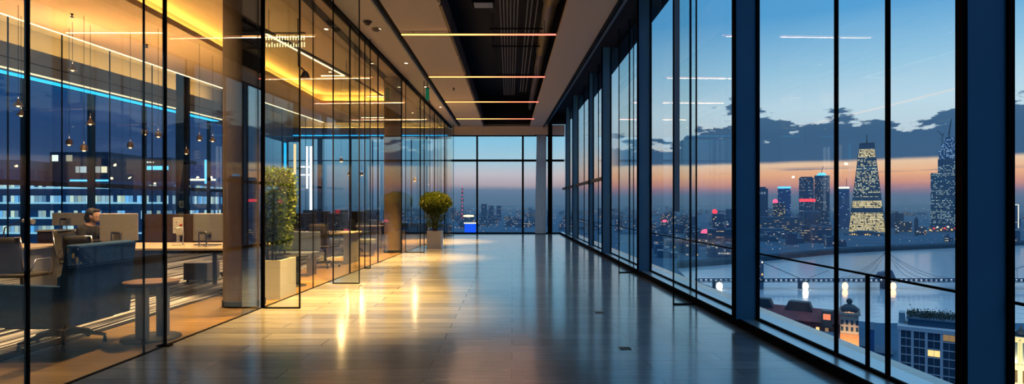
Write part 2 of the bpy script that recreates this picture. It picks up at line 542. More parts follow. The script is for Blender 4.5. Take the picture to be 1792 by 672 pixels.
# ------------------------------------------------------------------ office ceiling
c = MB()
strip(c, L1, K(-7.0), YB, 25.8, ZC, ZC + .12)
strip(c, K(-7.0), K(-4.1), 21.0, 25.8, ZC, ZC + .12)
strip(c, K(-7.0), K(-4.1), YB, 4.0, ZC, ZC + .12)
strip(c, K(-4.1), lambda Y: XL(Y) - .03, YB, 25.8, ZC, ZC + .12)
struct('ceiling_office', c, M['ceil_office'], label='tan office ceiling around the raised tray')
c = MB()
c.box(-7.5, 3.7, 5.5, -3.9, 21.5, 5.6)
c.box(-7.5, 3.7, ZC + .12, -7.3, 21.5, 5.5)
c.box(-7.3, 21.3, ZC + .12, -3.9, 21.5, 5.5)
c.box(-3.95, 3.7, ZC + .12, -3.9, 21.5, 5.5)
struct('ceiling_tray', c, M['ceil_office'], label='raised tan ceiling tray washed by cove light')
c = MB()
strip(c, K(-15.0), lambda Y: L1(Y) + .3, YB, YE + .3, 5.62, 5.75)
c.box(-10, 25.5, 5.62, -3.0, YE + .3, 5.75)
strip(c, lambda Y: L1(Y), lambda Y: L1(Y) + .04, YB, 25.8, ZC + .12, 5.62)
c.box(-8.5, 25.76, ZC + .12, XL(26), 25.8, 5.62)
struct('ceiling_perimeter', c, M['perimeter'], label='raised perimeter ceiling along the office windows')
struct('ceiling_slab', MB().box(-16, YB - .3, 6.6, 4, YE + .8, 6.9), M['darkwall'], label='floor slab above')
c = MB()
strip(c, lambda Y: XF(Y) - .1, XB, YB, 20.45, 4.40, 5.0)
strip(c, lambda Y: -10.95, lambda Y: XB(20.45) + .01 * (Y - 20.45), 20.45, YE, 4.40, 5.0)
c.box(-10.3, 26.7, 4.58, XL(27) - .03, YE + .3, 5.0)
u = MB()
strip(u, lambda Y: XF(Y) - .1, lambda Y: XF(Y) - .02, YB, 20.45, 5.0, 5.62)
strip(u, lambda Y: -10.95, lambda Y: -10.87, 20.45, YE, 5.0, 5.62)
u.box(-10.9, YE - .02, 5.0, -3.1, YE + .3, 5.62)
struct('wall_upper', u, M['perimeter'], label='mauve wall strip above the bulkhead washed by the cove light')
struct('trim_7', c, M['bulk'], label='grey bulkhead below the perimeter cove')
c = MB()
strip(c, lambda Y: XF(Y) - .1, lambda Y: XB(Y) + .015, YB, 20.45, 4.66, 4.675)
struct('trim_8', c, M['black'], label='thin dark joint along the grey bulkhead')

# ------------------------------------------------------------------ columns
def round_col(name, x, y, r, label):
    rt = sroot(name, label)
    rt.location = (x, y, 0)
    MB().lathe([(r, .07), (r, 5.6)], n=48).build('shaft', M['concrete'], rt)
    MB().lathe([(r + .012, 0), (r + .012, .08)], n=48).build('base_ring', M['black'], rt)
    return rt
round_col('column', -3.74, 7.98, .268, 'round concrete column just behind the glass partition')
round_col('column', -3.50, 16.75, .245, 'second round concrete column further down the partition')
struct('column_rear', MB().box(-10.0, 17.0, 0, -9.78, 17.3, 5.6), M['black'], label='dark square column by the office windows')

# ------------------------------------------------------------------ end windows
EZ = (ZA(237, YE), ZA(281, YE))
def bar(px, w, z0, z1, name, rt, y=YE, d=.09, mt=None):
    x = XA(px, y)
    return MB().box(x - w / 2, y - d / 2, z0, x + w / 2, y + d / 2, z1).build(name, mt or M['black'], rt)
rt = sroot('window_1', 'end window of the corridor')
xs = [XL(YE) - .02, XA(835, YE), XA(915, YE), XA(962.5, YE), XR(YE)]
for a, b in zip(xs, xs[1:]):
    MB().box(a, YE - .006, .04, b, YE + .006, EZ[0]).build('pane', M['glass'], rt)
for px, w in ((779, .07), (835, .08), (915, .09)):
    bar(px, w, 0, EZ[0], 'mullion', rt)
bar(962.5, .20, 0, 5.4, 'post', rt, y=YE - .12, d=.3)
MB().box(xs[0], YE - .05, EZ[1] - .05, xs[-1], YE + .05, EZ[1] + .05).build('transom', M['black'], rt)
MB().box(xs[0], YE - .05, 0, xs[-1], YE + .05, .06).build('bottom_rail', M['black'], rt)
MB().box(xs[0], YE - .05, EZ[0] - .05, xs[-1], YE + .05, EZ[0]).build('head_rail', M['black'], rt)
m, t, out = newmat('pale_voile')
tl = t.node('ShaderNodeBsdfTranslucent'); t.put(tl.inputs[0], (.80, .76, .74))
df = t.node('ShaderNodeBsdfDiffuse'); t.put(df.inputs[0], (.72, .66, .62))
mx = t.node('ShaderNodeMixShader'); mx.inputs[0].default_value = .45
t.l.new(tl.outputs[0], mx.inputs[1]); t.l.new(df.outputs[0], mx.inputs[2]); t.l.new(mx.outputs[0], out.inputs[0])
M['voile'] = m
r_ = thing('curtain_panel', 'pale gathered curtain hanging before the end window beside the black post', 'curtain', (1.36, 27.22, 0))
c = MB()
n = 36
vs = []
for k in range(n + 1):
    x = -.26 + .52 * k / n
    y = .045 * math.sin(k * 1.25)
    vs += [(x * .9 + .05, y, 4.70), (x, y, .9), (x, y, .03)]
c.add(vs, [(3 * k + j, 3 * k + j + 1, 3 * k + j + 4, 3 * k + j + 3) for k in range(n) for j in (0, 1)], 0, True)
c.build('fabric', M['voile'], r_)
MB().tube([(-.3, 0, 4.71), (.36, 0, 4.71)], .02, 8).build('curtain_rail', M['black'], r_)
rt = sroot('window_2', 'end window of the office')
xs = [-10.85, XA(558, YE), XA(614, YE), XA(652, YE), XA(720, YE), XL(YE) - .02]
for a, b in zip(xs, xs[1:]):
    MB().box(a, YE - .006, .04, b, YE + .006, 4.6).build('pane', M['glass'], rt)
for px, w in ((499, .3), (560, .22), (614, .05), (652, .05), (720, .05)):
    bar(px, w, 0, 4.6, 'mullion', rt, mt=M['navy_dark'] if w > .1 else M['black'])
MB().box(xs[0], YE - .03, EZ[1] - .02, xs[-1], YE + .03, EZ[1] + .02).build('transom', M['navy_dark'], rt)
MB().box(xs[0], YE - .05, 0, xs[-1], YE + .05, .5).build('bottom_rail', M['navy_dark'], rt)
MB().box(-10.2, 26.62, 4.60, XL(27) - .1, 26.66, 4.64).build('cyan_strip', M['cyan'], rt)

# ------------------------------------------------------------------ office side windows
rt = sroot('window_3', 'long side window of the office')
ys = [-3, 3, 7, 10, 12.7, 13.6, 15.5, 17.4, 18.9, 20.45, 24, YE]
for a, b in zip(ys, ys[1:]):
    MB().slab((XF(a), a), (XF(b), b), .04, 4.42, .012).build('pane', M['glass'], rt)
for Y in ys[1:-1]:
    w = .14 if Y in (12.7, 15.5, 18.9) else .05
    MB().box(XF(Y) - .06, Y - w / 2, 0, XF(Y) + .06, Y + w / 2, 4.42).build('mullion', M['navy_dark'], rt)
for a, b in ((YB, 20.45), (20.45, YE)):
    MB().slab((XF(a), a), (XF(b), b), 1.86, 1.98, .14).build('transom', M['navy_dark'], rt)
    MB().slab((XF(a), a), (XF(b), b), 0.0, .35, .14).build('bottom_rail', M['navy_dark'], rt)
c = MB()
strip(c, lambda Y: XF(Y) + .12, lambda Y: XF(Y) + .36, YB, 20.45, 4.375, 4.398)
c.build('cyan_strip', M['cyan'], rt)
c = MB()
strip(c, lambda Y: XB(Y) - .0, lambda Y: XB(Y) + .02, YB, 20.45, 4.40, 4.44)
c.build('cream_strip', M['cream'], rt)
# inner glass line under the white led
rt = sroot('wall_inner_glass', 'inner glass screen under the white ceiling line')
ys = [-1, 2, 5, 8, 10, 11.2, 12.4, 13.7, 15.1, 16.6, 18.2, 20.0, 22, 24, 25.8]
for a, b in zip(ys, ys[1:]):
    MB().slab((L1(a), a), (L1(b), b), .01, ZC + .1, .01).build('pane', M['glass'], rt)
for Y in ys:
    MB().box(L1(Y) - .008, Y - .012, 0, L1(Y) + .008, Y + .012, ZC).build('joint', M['black'], rt)

# ------------------------------------------------------------------ glass partition
rt = sroot('wall_partition', 'frameless glass partition between corridor and office')
pj = [-2.5, 1.2, 4.1, 5.66, 7.2, 7.75, 9.6, 11.6, 13.8, 16.4, 19.3, 22.3, 25.0, YE]
for a, b in zip(pj, pj[1:]):
    MB().slab((XL(a), a), (XL(b), b), .01, ZC, .014).build('glass_pane', M['glass_coated'] if a == 7.2 else M['glass_part'], rt)
for Y, w in ((1.2, .02), (4.1, .024), (5.35, .014), (5.66, .028), (7.75, .045), (9.6, .014), (11.6, .026), (13.8, .026), (16.4, .028), (19.3, .035), (22.3, .035), (25.0, .04)):
    MB().box(XL(Y) - w / 2, Y - w / 2, 0, XL(Y) + w / 2, Y + w / 2, ZC).build('post', M['black'], rt)
strip(MB(), lambda Y: XL(Y) - .07, lambda Y: XL(Y) + .05, YB, 27.2, ZC - .06, ZC + .02).build('head_track', M['black'], rt)
MB().box(XL(5.66) - .06, 5.62, 0, XL(5.66) + .06, 5.70, .012).build('foot_plate', M['black'], rt)
struct('trim_9', strip(MB(), K(-3.78), K(-3.62), 9.9, 19, ZC - .02, ZC - .005), M['black'], label='black slot in the office ceiling beside the glass')

# ------------------------------------------------------------------ window wall on the city side
ycols = [-.6, 3.36, 6.63, 11.4, 15.6, 18.6, 22.4, 25.2]
wcol = [.25, .25, .25, .235, .22, .13, .2, .16]
struct('sill', strip(MB(), lambda Y: XR(Y) - .195, lambda Y: XR(Y) + .26, YB, YE, 0, .08, 1), M['sill'], label='blue-grey sill ledge under the window wall')
struct('baseboard_window', strip(MB(), lambda Y: XR(Y) - .215, lambda Y: XR(Y) - .194, YB, YE, 0, .086), M['black'], label='black riser of the window sill')
for i, (Y, w) in enumerate(zip(ycols, wcol)):
    rt = sroot('column_window', 'navy window pier of the city wall')
    rt.location = (XR(Y), Y, 0)
    MB().box(-w, -.06, .08, 0.0, -.02, 5.7).build('face', M['navy'], rt)
    MB().box(-w - .022, -.075, .08, -w + .008, -.02, 5.7).build('edge', M['black'], rt)
    MB().box(-.008, -.075, .08, .03, .05, 5.7).build('edge', M['black'], rt)
yb = [YB] + ycols + [YE]
extra = {1: [(1.6, 0)], 2: [(5.0, 0), (4.33, 0)], 3: [(8.9, 0)], 4: [(13.2, 0)], 5: [(17.5, 0)], 6: [(20.6, 0)]}
for i, (a, b) in enumerate(zip(yb, yb[1:])):
    rt = sroot('window_%d' % (i + 4), 'tall city window bay')
    cuts = [a] + sorted(q for q, _ in extra.get(i, [])) + [b]
    for p0, p1 in zip(cuts, cuts[1:]):
        MB().slab((XR(p0), p0), (XR(p1), p1), .08, 5.7, .012).build('pane', M['glass'], rt)
    for q in cuts[1:-1]:
        MB().box(XR(q) - .014, q - .012, .08, XR(q) + .014, q + .012, 5.7).build('mullion', M['black'], rt)
    if i == 2:
        MB().box(XR(4.57) - .012, 4.558, .08, XR(4.57) + .012, 4.582, .84).build('balustrade_post', M['black'], rt)
    MB().slab((XR(a), a), (XR(b), b), .832, .848, .02).build('transom', M['black'], rt)
    MB().slab((XR(a), a), (XR(b), b), .08, .105, .03).build('bottom_rail', M['black'], rt)
    if a > 15:
        MB().slab((XR(a) - .06, a), (XR(b) - .06, b), 2.10, 2.20, .05).build('rail', M['panel_brown'], rt)

# back of the room
struct('wall_back', MB().box(-16, YB - .2, -.3, 4, YB, 6.6), M['darkwall'], label='dark wall behind')
struct('wall_void', MB().box(-15.2, YB, -.3, -15.0, 8.0, 6.6), M['darkwall'], label='dark far side wall')

# ------------------------------------------------------------------ glass fins standing square to the walls
def fin(Y, x0, x1, label, zt=ZC - .08, grey=False):
    r = thing('glass_fin', label, 'glass panel', ((x0 + x1) / 2, Y, 0))
    w = abs(x1 - x0) / 2
    MB().box(-w, -.008, .012, w, .008, zt).build('pane', M['glass_fin'], r)
    s = 1 if x1 > 0 and x0 < 2.0 or x0 < 0 else -1
    MB().box(-w - .008, -.012, .0, -w + .008, .012, zt).build('edge_strip', M['black'], r)
    MB().box(w - .008, -.012, .0, w + .008, .012, zt).build('edge_strip', M['black'], r)
    if grey: MB().box(-w + .008, -.011, 1.30, -w + .085, .011, zt).build('grey_band', M['grey_band'], r)
    MB().box(-w, -.014, .0, w, .014, .018).build('floor_clamp', M['black'], r)
    return r
fin(7.7, -3.34, -2.86, 'clear glass fin beside the clipped hedge planter')
fin(10.1, -3.16, -2.70, 'glass fin standing in the corridor past the hedge planter')
fin(12.5, -3.22, -3.10, 'narrow glass fin between the hedge and the second round column')
fin(16.7, -3.11, -2.57, 'glass fin beside the second round column')
fin(19.9, -3.05, -2.86, 'tinted glass fin beside the small tree')
fin(22.9, -2.98, -2.84, 'tinted glass fin behind the small tree')
fin(25.6, -2.92, -2.62, 'glass fin next to the end window')
fin(11.75, 2.20, 2.50, 'glass fin at the window wall farther down the corridor', 5.02)
fin(8.0, 2.26, 2.58, 'glass fin with grey edge at the window wall, near the middle pier', 5.02, True)
# ------------------------------------------------------------------ lamps
def area(name, loc, sx, sy, power, col, rot=(0, 0, 0), parent=None, spread=PI):
    l = bpy.data.lights.new(name, 'AREA'); l.shape = 'RECTANGLE'; l.size = sx; l.size_y = sy
    l.energy = power; l.color = col; l.spread = spread
    o = bpy.data.objects.new(name, l); COL.objects.link(o); o.location = loc; o.rotation_euler = rot
    if parent: o.parent = parent
    return o
def point(name, loc, power, col, r=.04, parent=None):
    l = bpy.data.lights.new(name, 'POINT'); l.energy = power; l.color = col; l.shadow_soft_size = r
    o = bpy.data.objects.new(name, l); COL.objects.link(o); o.location = loc
    if parent: o.parent = parent
    return o
WARM = (1.0, .58, .22)

# the glowing lines across the corridor ceiling: amber at the office end, rose toward the windows
m, t, out = newmat('amber_to_rose_led')
tc = t.node('ShaderNodeTexCoord')
x, y, z = t.xyz(tc.outputs['Object'])
e = t.node('ShaderNodeEmission')
t.put(e.inputs[0], t.ramp(t.m('ADD', t.m('DIVIDE', x, 3.4), .5, clamp=True), [(0, (1, .46, .12)), (.45, (1, .40, .12)), (.7, (1, .22, .10)), (1, (1, .15, .11))]))
e.inputs[1].default_value = 2.3
t.l.new(e.outputs[0], out.inputs[0])
M['amber'] = m
for i, (Y, lab) in enumerate(((12.2, 'first glowing amber light line across the corridor ceiling, the longest'), (16.25, 'second amber light line across the corridor ceiling'),
                              (20.2, 'third amber light line across the corridor ceiling'), (24.2, 'last amber light line, the shortest, close to the end window'))):
    r = thing('ceiling_light_line', lab, 'light', (-.71, Y, 5.03), group='light lines across the corridor ceiling')
    MB().box(-1.65, -.014, -.016, 1.65, .014, .012).build('diffuser', M['amber'], r)
    MB().box(-1.65, -.02, .012, 1.65, .02, .03).build('housing', M['black'], r)
    for q in (-1.4, 1.4):
        MB().tube([(q, 0, .03), (q, 0, .30 if q > 0 else .075)], .006, 6).build('hanger', M['black'], r)
    area('lamp', (0, 0, -.03), 3.2, .03, 13, (1, .60, .36), (0, 0, 0), r)

# cove strips (hidden on top of the lips)
def strip_light(name, label, mb, mt, group=None):
    o = mb.build(name, mt)
    tag(o, label, 'light', group)
    return o
strip_light('ceiling_cove_light', 'warm cove strip along the long side of the office ceiling tray', MB().box(-7.22, 4.2, 5.222, -7.17, 21.1, 5.24), M['cove'], 'warm cove strips')
strip_light('ceiling_cove_light', 'warm cove strip along the far end of the office ceiling tray', MB().box(-7.0, 21.16, 5.222, -4.1, 21.21, 5.24), M['cove'], 'warm cove strips')
strip_light('ceiling_cove_light', 'warm cove strip on the bulkhead along the office side windows', strip(MB(), lambda Y: XB(Y) - .2, lambda Y: XB(Y) - .15, 2, 20.4, 5.002, 5.02), M['cove'], 'warm cove strips')
strip_light('ceiling_cove_light', 'warm cove strip on the bulkhead along the office end window', MB().box(-10.0, 26.84, 5.002, -3.2, 26.89, 5.02), M['cove'], 'warm cove strips')
# white light lines
strip_light('ceiling_edge_light', 'thin white light line along the edge of the office ceiling', strip(MB(), lambda Y: L1(Y) + .01, lambda Y: L1(Y) + .045, -1, 25.7, 5.085, 5.099), M['line'])
strip_light('ceiling_line_light', 'thin white light line crossing the office ceiling above the pendants', MB().box(XA(116, 12.3), 12.28, 5.085, XA(292, 12.3) - .1, 12.31, 5.099), M['line'])
r = thing('ceiling_line_light', 'angled white light line with black rail above the hedge planter', 'light', (0, 0, 0))
p0, p1, p2 = Vector(at(455, 28, 12.0)), Vector(at(603, 130, 16.2)), Vector(at(562, 130, 16.2))
p0.z = p1.z = p2.z = 5.05
MB().tube([p0, p1, p2], .017, 6).build('diffuser', M['line'], r)
MB().tube([p0 + Vector((.05, 0, .05)), p1 + Vector((.05, 0, .05)), (p1.x + .35, 19.5, 5.1)], .03, 6).build('rail', M['black'], r)
for q in (p0, p1):
    MB().tube([q + Vector((.05, 0, .06)), (q.x + .05, q.y, 5.5)], .008, 6).build('hanger', M['black'], r)
a = at(632, 206, 23.5); b = at(704, 206, 23.5)
strip_light('ceiling_line_light', 'thin white light line low over the far office, before the end window', MB().tube([a, b], .015, 6), M['line'])
a = at(642, 169, 19.0); b = at(700, 169, 19.0)
strip_light('ceiling_line_light', 'thin white light line beside the head of the second round column', MB().tube([a, (b[0] - .35, b[1], b[2])], .013, 6), M['line'])

# pendant lamps
M['bulb'] = emit('warm_bulb', (1, .62, .26), 2.6)
M['shade'] = mat('bronze_shade', (.16, .11, .07), .4, metal=.6)
def pendant(px, py, Y, label, k=0, watts=14):
    x, _, z = at(px, py, Y)
    ztop = 5.5 if -7.0 < x < -4.1 and Y < 21 else ZC
    r = thing('pendant_lamp', label, 'pendant lamp', (x, Y, z), group='pendant lamps over the desks')
    if k == 0:
        sh = MB().lathe([(.018, .10), (.045, .095), (.058, .07), (.062, 0), (.066, -.015)], n=20)
    else:
        sh = MB().lathe([(.015, .12), (.022, .08), (.07, .01), (.085, -.015)], n=20)
    sh.build('lamp_shade', M['shade'], r)
    MB().ball((0, 0, -.008), .03).build('bulb', M['bulb'], r)
    MB().tube([(0, 0, .10), (0, 0, ztop - z)], .004, 6).build('cord', M['black'], r)
    if Y > 15:
        point('lamp', (0, 0, -.07), 24, WARM, .04, r)
    l = bpy.data.lights.new('lamp', 'AREA'); l.shape = 'DISK'; l.size = .05; l.energy = watts; l.color = WARM  # added disc over the shade, throws light up at the ceiling
    o = bpy.data.objects.new('lamp', l); COL.objects.link(o); o.location = (0, 0, .125); o.rotation_euler = (PI, 0, 0); o.parent = r
PEND = [(32, 184, 10.6, 'bronze pendant lamp by the first thick glass post', 1), (37, 201, 11.2, 'small pendant lamp hanging just below the one by the first thick post', 1),
        (127, 122, 11.6, 'pendant lamp glowing up high in front of the grey bulkhead', 1), (158, 216, 11.8, 'pendant lamp hanging alone in front of the dark blue window', 1),
        (121, 252, 12.0, 'pendant lamp above the lit office block, higher of two', 0), (147, 262, 11.2, 'pendant lamp above the lit office block, lower of two', 0),
        (228, 257, 12.2, 'pendant lamp lit low over the long desk', 0), (253, 234, 12.6, 'bell-shaped pendant lamp beside the thin glass post, higher of a pair', 0),
        (277, 238, 12.0, 'bell-shaped pendant lamp beside the thick glass post, lower of a pair', 0), (349, 244, 13.2, 'bell-shaped pendant lamp near the concrete column', 0),
        (372, 246, 14.2, 'pendant lamp closest to the concrete column', 1), (326, 268, 14.6, 'pendant lamp hanging lowest, near the dark square column', 0),
        (597, 282, 18.0, 'pendant lamp over the far desks', 0), (611, 306, 21.0, 'low pendant lamp in front of the office end window', 0),
        (633, 306, 22.0, 'pendant lamp in front of the office end window, beside the second round column', 0), (726, 316, 21.5, 'pendant lamp on a long cord seen beyond the second round column', 0)]
for px, py, Y, lab, k in PEND:
    pendant(px, py, Y, lab, k)

# downlights added in the office ceiling to brighten the room
M['spot'] = emit('added_downlight_lens', (1, .70, .36), 5.0)
for x, y, w in ((-5.4, 7.0, 170), (-4.4, 9.6, 170), (-6.2, 9.6, 190), (-7.9, 8.8, 150), (-5.0, 13.6, 170), (-4.05, 8.15, 480), (-5.6, 17.6, 150), (-4.2, 18.9, 140), (-3.9, 12.0, 170), (-4.0, 23.0, 130)):
    zt = 5.5 if -7.0 < x < -4.1 and y < 21 else ZC
    r = thing('added_downlight', 'small round downlight added in the tan office ceiling to brighten the room', 'light', (x, y, zt), group='added downlights in the office ceiling')
    MB().lathe([(.06, -.004), (.06, -.014), (.048, -.014)], n=20).build('trim_ring', M['black'], r)
    MB().lathe([(.045, -.015), (.045, -.018)], n=16).build('lens', M['spot'], r)
    l = bpy.data.lights.new('lamp', 'SPOT'); l.energy = w * 2.5; l.color = (1, .64, .31); l.spot_size = 1.9; l.spot_blend = .6; l.shadow_soft_size = .05
    o = bpy.data.objects.new('lamp', l); COL.objects.link(o); o.location = (0, 0, -.03); o.parent = r

for x, y, w, lab in ((-2.72, 17.9, 480, 'small downlight added to the corridor ceiling above the round-headed tree'), (-2.3, 7.6, 230, 'small downlight added to the corridor ceiling nearest the viewer'), (-2.75, 9.4, 330, 'small downlight added to the corridor ceiling above the hedge'),
                  (-2.80, 12.0, 480, 'small downlight added to the corridor ceiling beside the first light line'), (-2.76, 14.9, 480, 'small downlight added to the corridor ceiling between first and second light line'), (-2.70, 21.6, 420, 'small downlight added to the corridor ceiling beyond the third light line')):
    r = thing('added_downlight', lab, 'light', (x, y, ZC))  # added lamps that turn the corridor floor golden and lift the plants
    MB().lathe([(.06, -.004), (.06, -.014), (.048, -.014)], n=20).build('trim_ring', M['black'], r)
    MB().lathe([(.045, -.015), (.045, -.018)], n=16).build('lens', M['spot'], r)
    l = bpy.data.lights.new('lamp', 'SPOT'); l.energy = w * (5.0 if 17 < y < 19 else 33.0); l.color = (1, .51, .12); l.spot_size = .92; l.spot_blend = 1.0; l.shadow_soft_size = .05
    o = bpy.data.objects.new('lamp', l); COL.objects.link(o); o.location = (0, 0, -.03); o.parent = r
# glowing rods modelled in place of a reflection in the glass; black spotlight
r = thing('reflection_cluster', 'glowing rods standing in for a reflection in the glass above the hedge', 'reflection_cluster', at(497, 72, 11.2))
M['rod'] = emit('reflection_rod', (1, .74, .36), 1.6)
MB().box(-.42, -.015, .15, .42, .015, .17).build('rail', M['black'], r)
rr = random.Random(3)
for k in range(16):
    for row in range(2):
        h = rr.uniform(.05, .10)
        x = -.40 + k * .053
        MB().box(x - .010, -.01 + row * .02, .02 - row * .13, x + .010, .0 + row * .02, .02 - row * .13 + h).build('reflection_rod', M['rod'], r)
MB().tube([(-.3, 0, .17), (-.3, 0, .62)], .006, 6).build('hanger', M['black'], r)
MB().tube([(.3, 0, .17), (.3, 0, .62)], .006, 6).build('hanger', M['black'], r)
r = thing('ceiling_spotlight', 'black spotlight on a curved arm above the hedge planter', 'spotlight', at(534, 133, 12.6))
MB().tube([(-.16, 0, 5.5 - ZA(133, 12.6)), (-.15, 0, .22), (-.08, 0, .18), (0, 0, .10)], .014, 8).build('arm', M['black'], r)
MB().lathe([(.04, .10), (.07, .06), (.11, -.05), (.12, -.06)], n=20).build('lamp_head', M['black'], r)

# ceiling fittings in the corridor
M['cream_plastic'] = mat('cream_plastic', (.35, .28, .22), .5)
for px, py, lab in ((643, 37, 'dark cone-shaped ceiling detector above the glass partition'), (658, 50, 'round flat ceiling detector beside the cone-shaped one')):
    Yv = (ZC - EYE) * FOC / (CY - py)
    r = thing('smoke_detector', lab, 'detector', (XA(px, Yv), Yv, ZC))
    MB().lathe([(.09, -.002), (.09, -.02), (.06, -.05), (.02, -.06)] if 'flat' in lab else [(.03, -.002), (.085, -.02), (.04, -.08), (.01, -.09)], n=20).build('housing', M['panel_brown'] if 'cone' in lab else M['cream_plastic'], r)
    MB().lathe([(.10, -.0005), (.10, -.004)], n=20).build('ceiling_plate', M['cream_plastic'], r)
for px, py, lab in ((126, 24, 'tiny sprinkler head in the office ceiling left of the white light line'), (257, 78, 'tiny sprinkler head in the office ceiling below the white light line'), (794, 154, 'tiny sprinkler head in the ceiling panel before the third light line'), (792, 220, 'tiny sprinkler head in the ceiling near the end window')):
    Yv = (ZC - EYE) * FOC / (CY - py)
    r = thing('ceiling_sprinkler', lab, 'sprinkler', (XA(px, Yv), Yv, ZC))
    MB().lathe([(.03, -.001), (.03, -.01), (.012, -.02), (.012, -.06), (.035, -.065), (.035, -.07)], n=12).build('sprinkler_head', M['black'], r)
M['exit'] = emit('green_exit', (.01, .10, .05), .8)
x, Y, z = at(748, 165, 17.2)
r = thing('exit_sign', 'narrow green exit sign hanging edge-on beside the partition head', 'sign', (x, Y, z))
MB().box(-.05, -.06, -.17, .05, .06, .17).build('light_box', M['exit'], r, bevel=.01)
MB().box(-.055, -.065, .17, .055, .065, .19).build('housing', M['black'], r)
MB().tube([(0, 0, .18), (0, 0, ZC - z)], .012, 8).build('hanger', M['black'], r)

# services in the dark ceiling void
M['pipe'] = mat('grey_conduit', (.30, .30, .32), .45, metal=.3)
M['duct'] = mat('dull_duct', (.18, .16, .15), .45, metal=.5)
for k in range(6):
    x = -.30 + k * .075
    o = MB().tube([(x + .06, 9.6, 5.62), (x, 22.0, 5.62)], .011, 6).build('conduit', M['pipe'])
    tag(o, 'thin grey conduit in the bundle of six in the ceiling void', 'pipe', 'bundle of six conduits')
for k in range(3):
    x = .36 + (0, .09, .21)[k]
    o = MB().tube([(x, 6.0, 5.74), (x - .05, 22.0, 5.74)], .014, 6).build('service_pipe', M['pipe'])
    tag(o, 'thin grey service pipe of the three beside the conduits', 'pipe', 'three service pipes')
d = MB()
d.lathe([(.0, 0)] * 1 + [(.17, 0), (.17, 3.4), (.18, 3.4), (.18, 3.5), (.15, 3.55), (.145, 7.5), (.155, 7.5), (.155, 7.6), (.12, 7.7), (.12, 17)], n=24)
o = d.build('air_duct', M['duct'])
o.rotation_euler = (-PI / 2, 0, .012); o.location = (.83, 8.6, 5.75)
o.rotation_euler = (-PI / 2, 0, 0)
tag(o, 'round grey air duct running along the ceiling void', 'duct')
for Y in (11.3, 13.6, 15.1, 18.4):
    r = thing('ceiling_bracket', 'black cross bracket carrying the conduits in the ceiling void', 'bracket', (.12, Y, 5.60), group='conduit brackets')
    MB().box(-.65, -.02, -.03, .62, .02, -.005).build('crossbar', M['black'], r)
    for q in (-.62, .58):
        MB().tube([(q, 0, -.01), (q, 0, .85)], .012, 6).build('hanger_rod', M['steel'], r)
r = thing('ceiling_sensor', 'small boxed unit at the near end of the ceiling void', 'unit', at(846, 5, 12.2))
MB().box(-.24, -.2, -.05, .24, .2, .06).build('casing', M['black'], r, bevel=.01)
MB().box(-.2, -.16, -.056, .2, .16, -.05).build('grille', M['steel'], r)
# ------------------------------------------------------------------ furniture materials
M['blue_fabric'] = mat('blue_wool', (.032, .10, .215), .85, var=.35, vscale=14, bump=.3, bscale=160, spec=.2)
M['dark_fabric'] = mat('charcoal_mesh', (.05, .045, .04), .8, var=.2, spec=.2)
M['chrome'] = mat('chrome_frame', (.70, .66, .60), .18, metal=1.0, var=.03)
M['alu'] = mat('silver_aluminium', (.50, .47, .43), .38, metal=.55, var=.04)
M['black_plastic'] = mat('black_plastic', (.012, .012, .013), .5, spec=.3)
M['desk_top'] = mat('pale_desk_laminate', (.46, .36, .24), .45, var=.1, vscale=3)
M['table_wood'] = mat('walnut_tan_top', (.27, .14, .065), .42, var=.18, vscale=9)
M['grey_panel'] = mat('grey_panel', (.20, .19, .19), .6)
M['divider'] = mat('dark_brown_felt', (.045, .028, .020), .9, spec=.1)
M['paper'] = mat('cream_paper', (.62, .55, .44), .8)
M['white_planter'] = mat('white_planter', (.78, .74, .68), .45, var=.04)
M['soil'] = mat('dark_soil', (.02, .015, .01), .95, var=.4, vscale=40)
M['screen'] = emit('screen_glow', (.35, .55, .75), .6)
M['bark'] = mat('grey_bark', (.10, .075, .05), .85, var=.3, vscale=30)

# ------------------------------------------------------------------ blue lounge chair
r = thing('lounge_chair', 'blue wool lounge chair with high back seen from behind, beside the small oval table', 'armchair', (-4.475, 5.70, .006))
MB().prism_y([(.245, .30), (.40, .25), (.425, .62), (.465, 1.015), (.33, 1.02), (.275, .62)], -.415, .415).build('backrest', M['blue_fabric'], r, bevel=.028, seg=4)
for s in (-1, 1):
    MB().prism_y([(-.36, .25), (.30, .235), (.30, .635), (-.30, .655), (-.355, .63)], s * .415 - (.06 if s > 0 else -.0) , s * .415 + (.06 if s < 0 else 0)).build('armrest', M['blue_fabric'], r, bevel=.022, seg=4)
MB().box(-.36, -.35, .29, .26, .35, .45).build('seat', M['blue_fabric'], r, bevel=.04, seg=4)
MB().box(-.30, -.33, .22, .28, .33, .285).build('seat_pan', M['black_plastic'], r, bevel=.01)
MB().lathe([(.035, .09), (.035, .225)], n=20).build('pedestal', M['chrome'], r)
for k in range(5):
    a = .35 + k * 2 * PI / 5
    ca, sa = math.cos(a), math.sin(a)
    lg = MB().tube([(.0, 0, .11), (.14 * ca, .14 * sa, .125), (.30 * ca, .30 * sa, .085), (.36 * ca, .36 * sa, .07)], [.032, .026, .018, .015], 8).build('leg', M['black_plastic'], r)
    MB().lathe([(.016, 0), (.02, .012), (.012, .06)], c=(.35 * ca, .35 * sa), n=12).build('glide', M['black_plastic'], lg)
MB().box(.30, .415, .50, .36, .428, .66).build('tilt_bracket', M['black_plastic'], r, bevel=.004)
MB().prism_y([(.414, .655), (.419, .655), (.422, .662), (.416, .662)], -.41, .41).build('seam', M['black_plastic'], r)

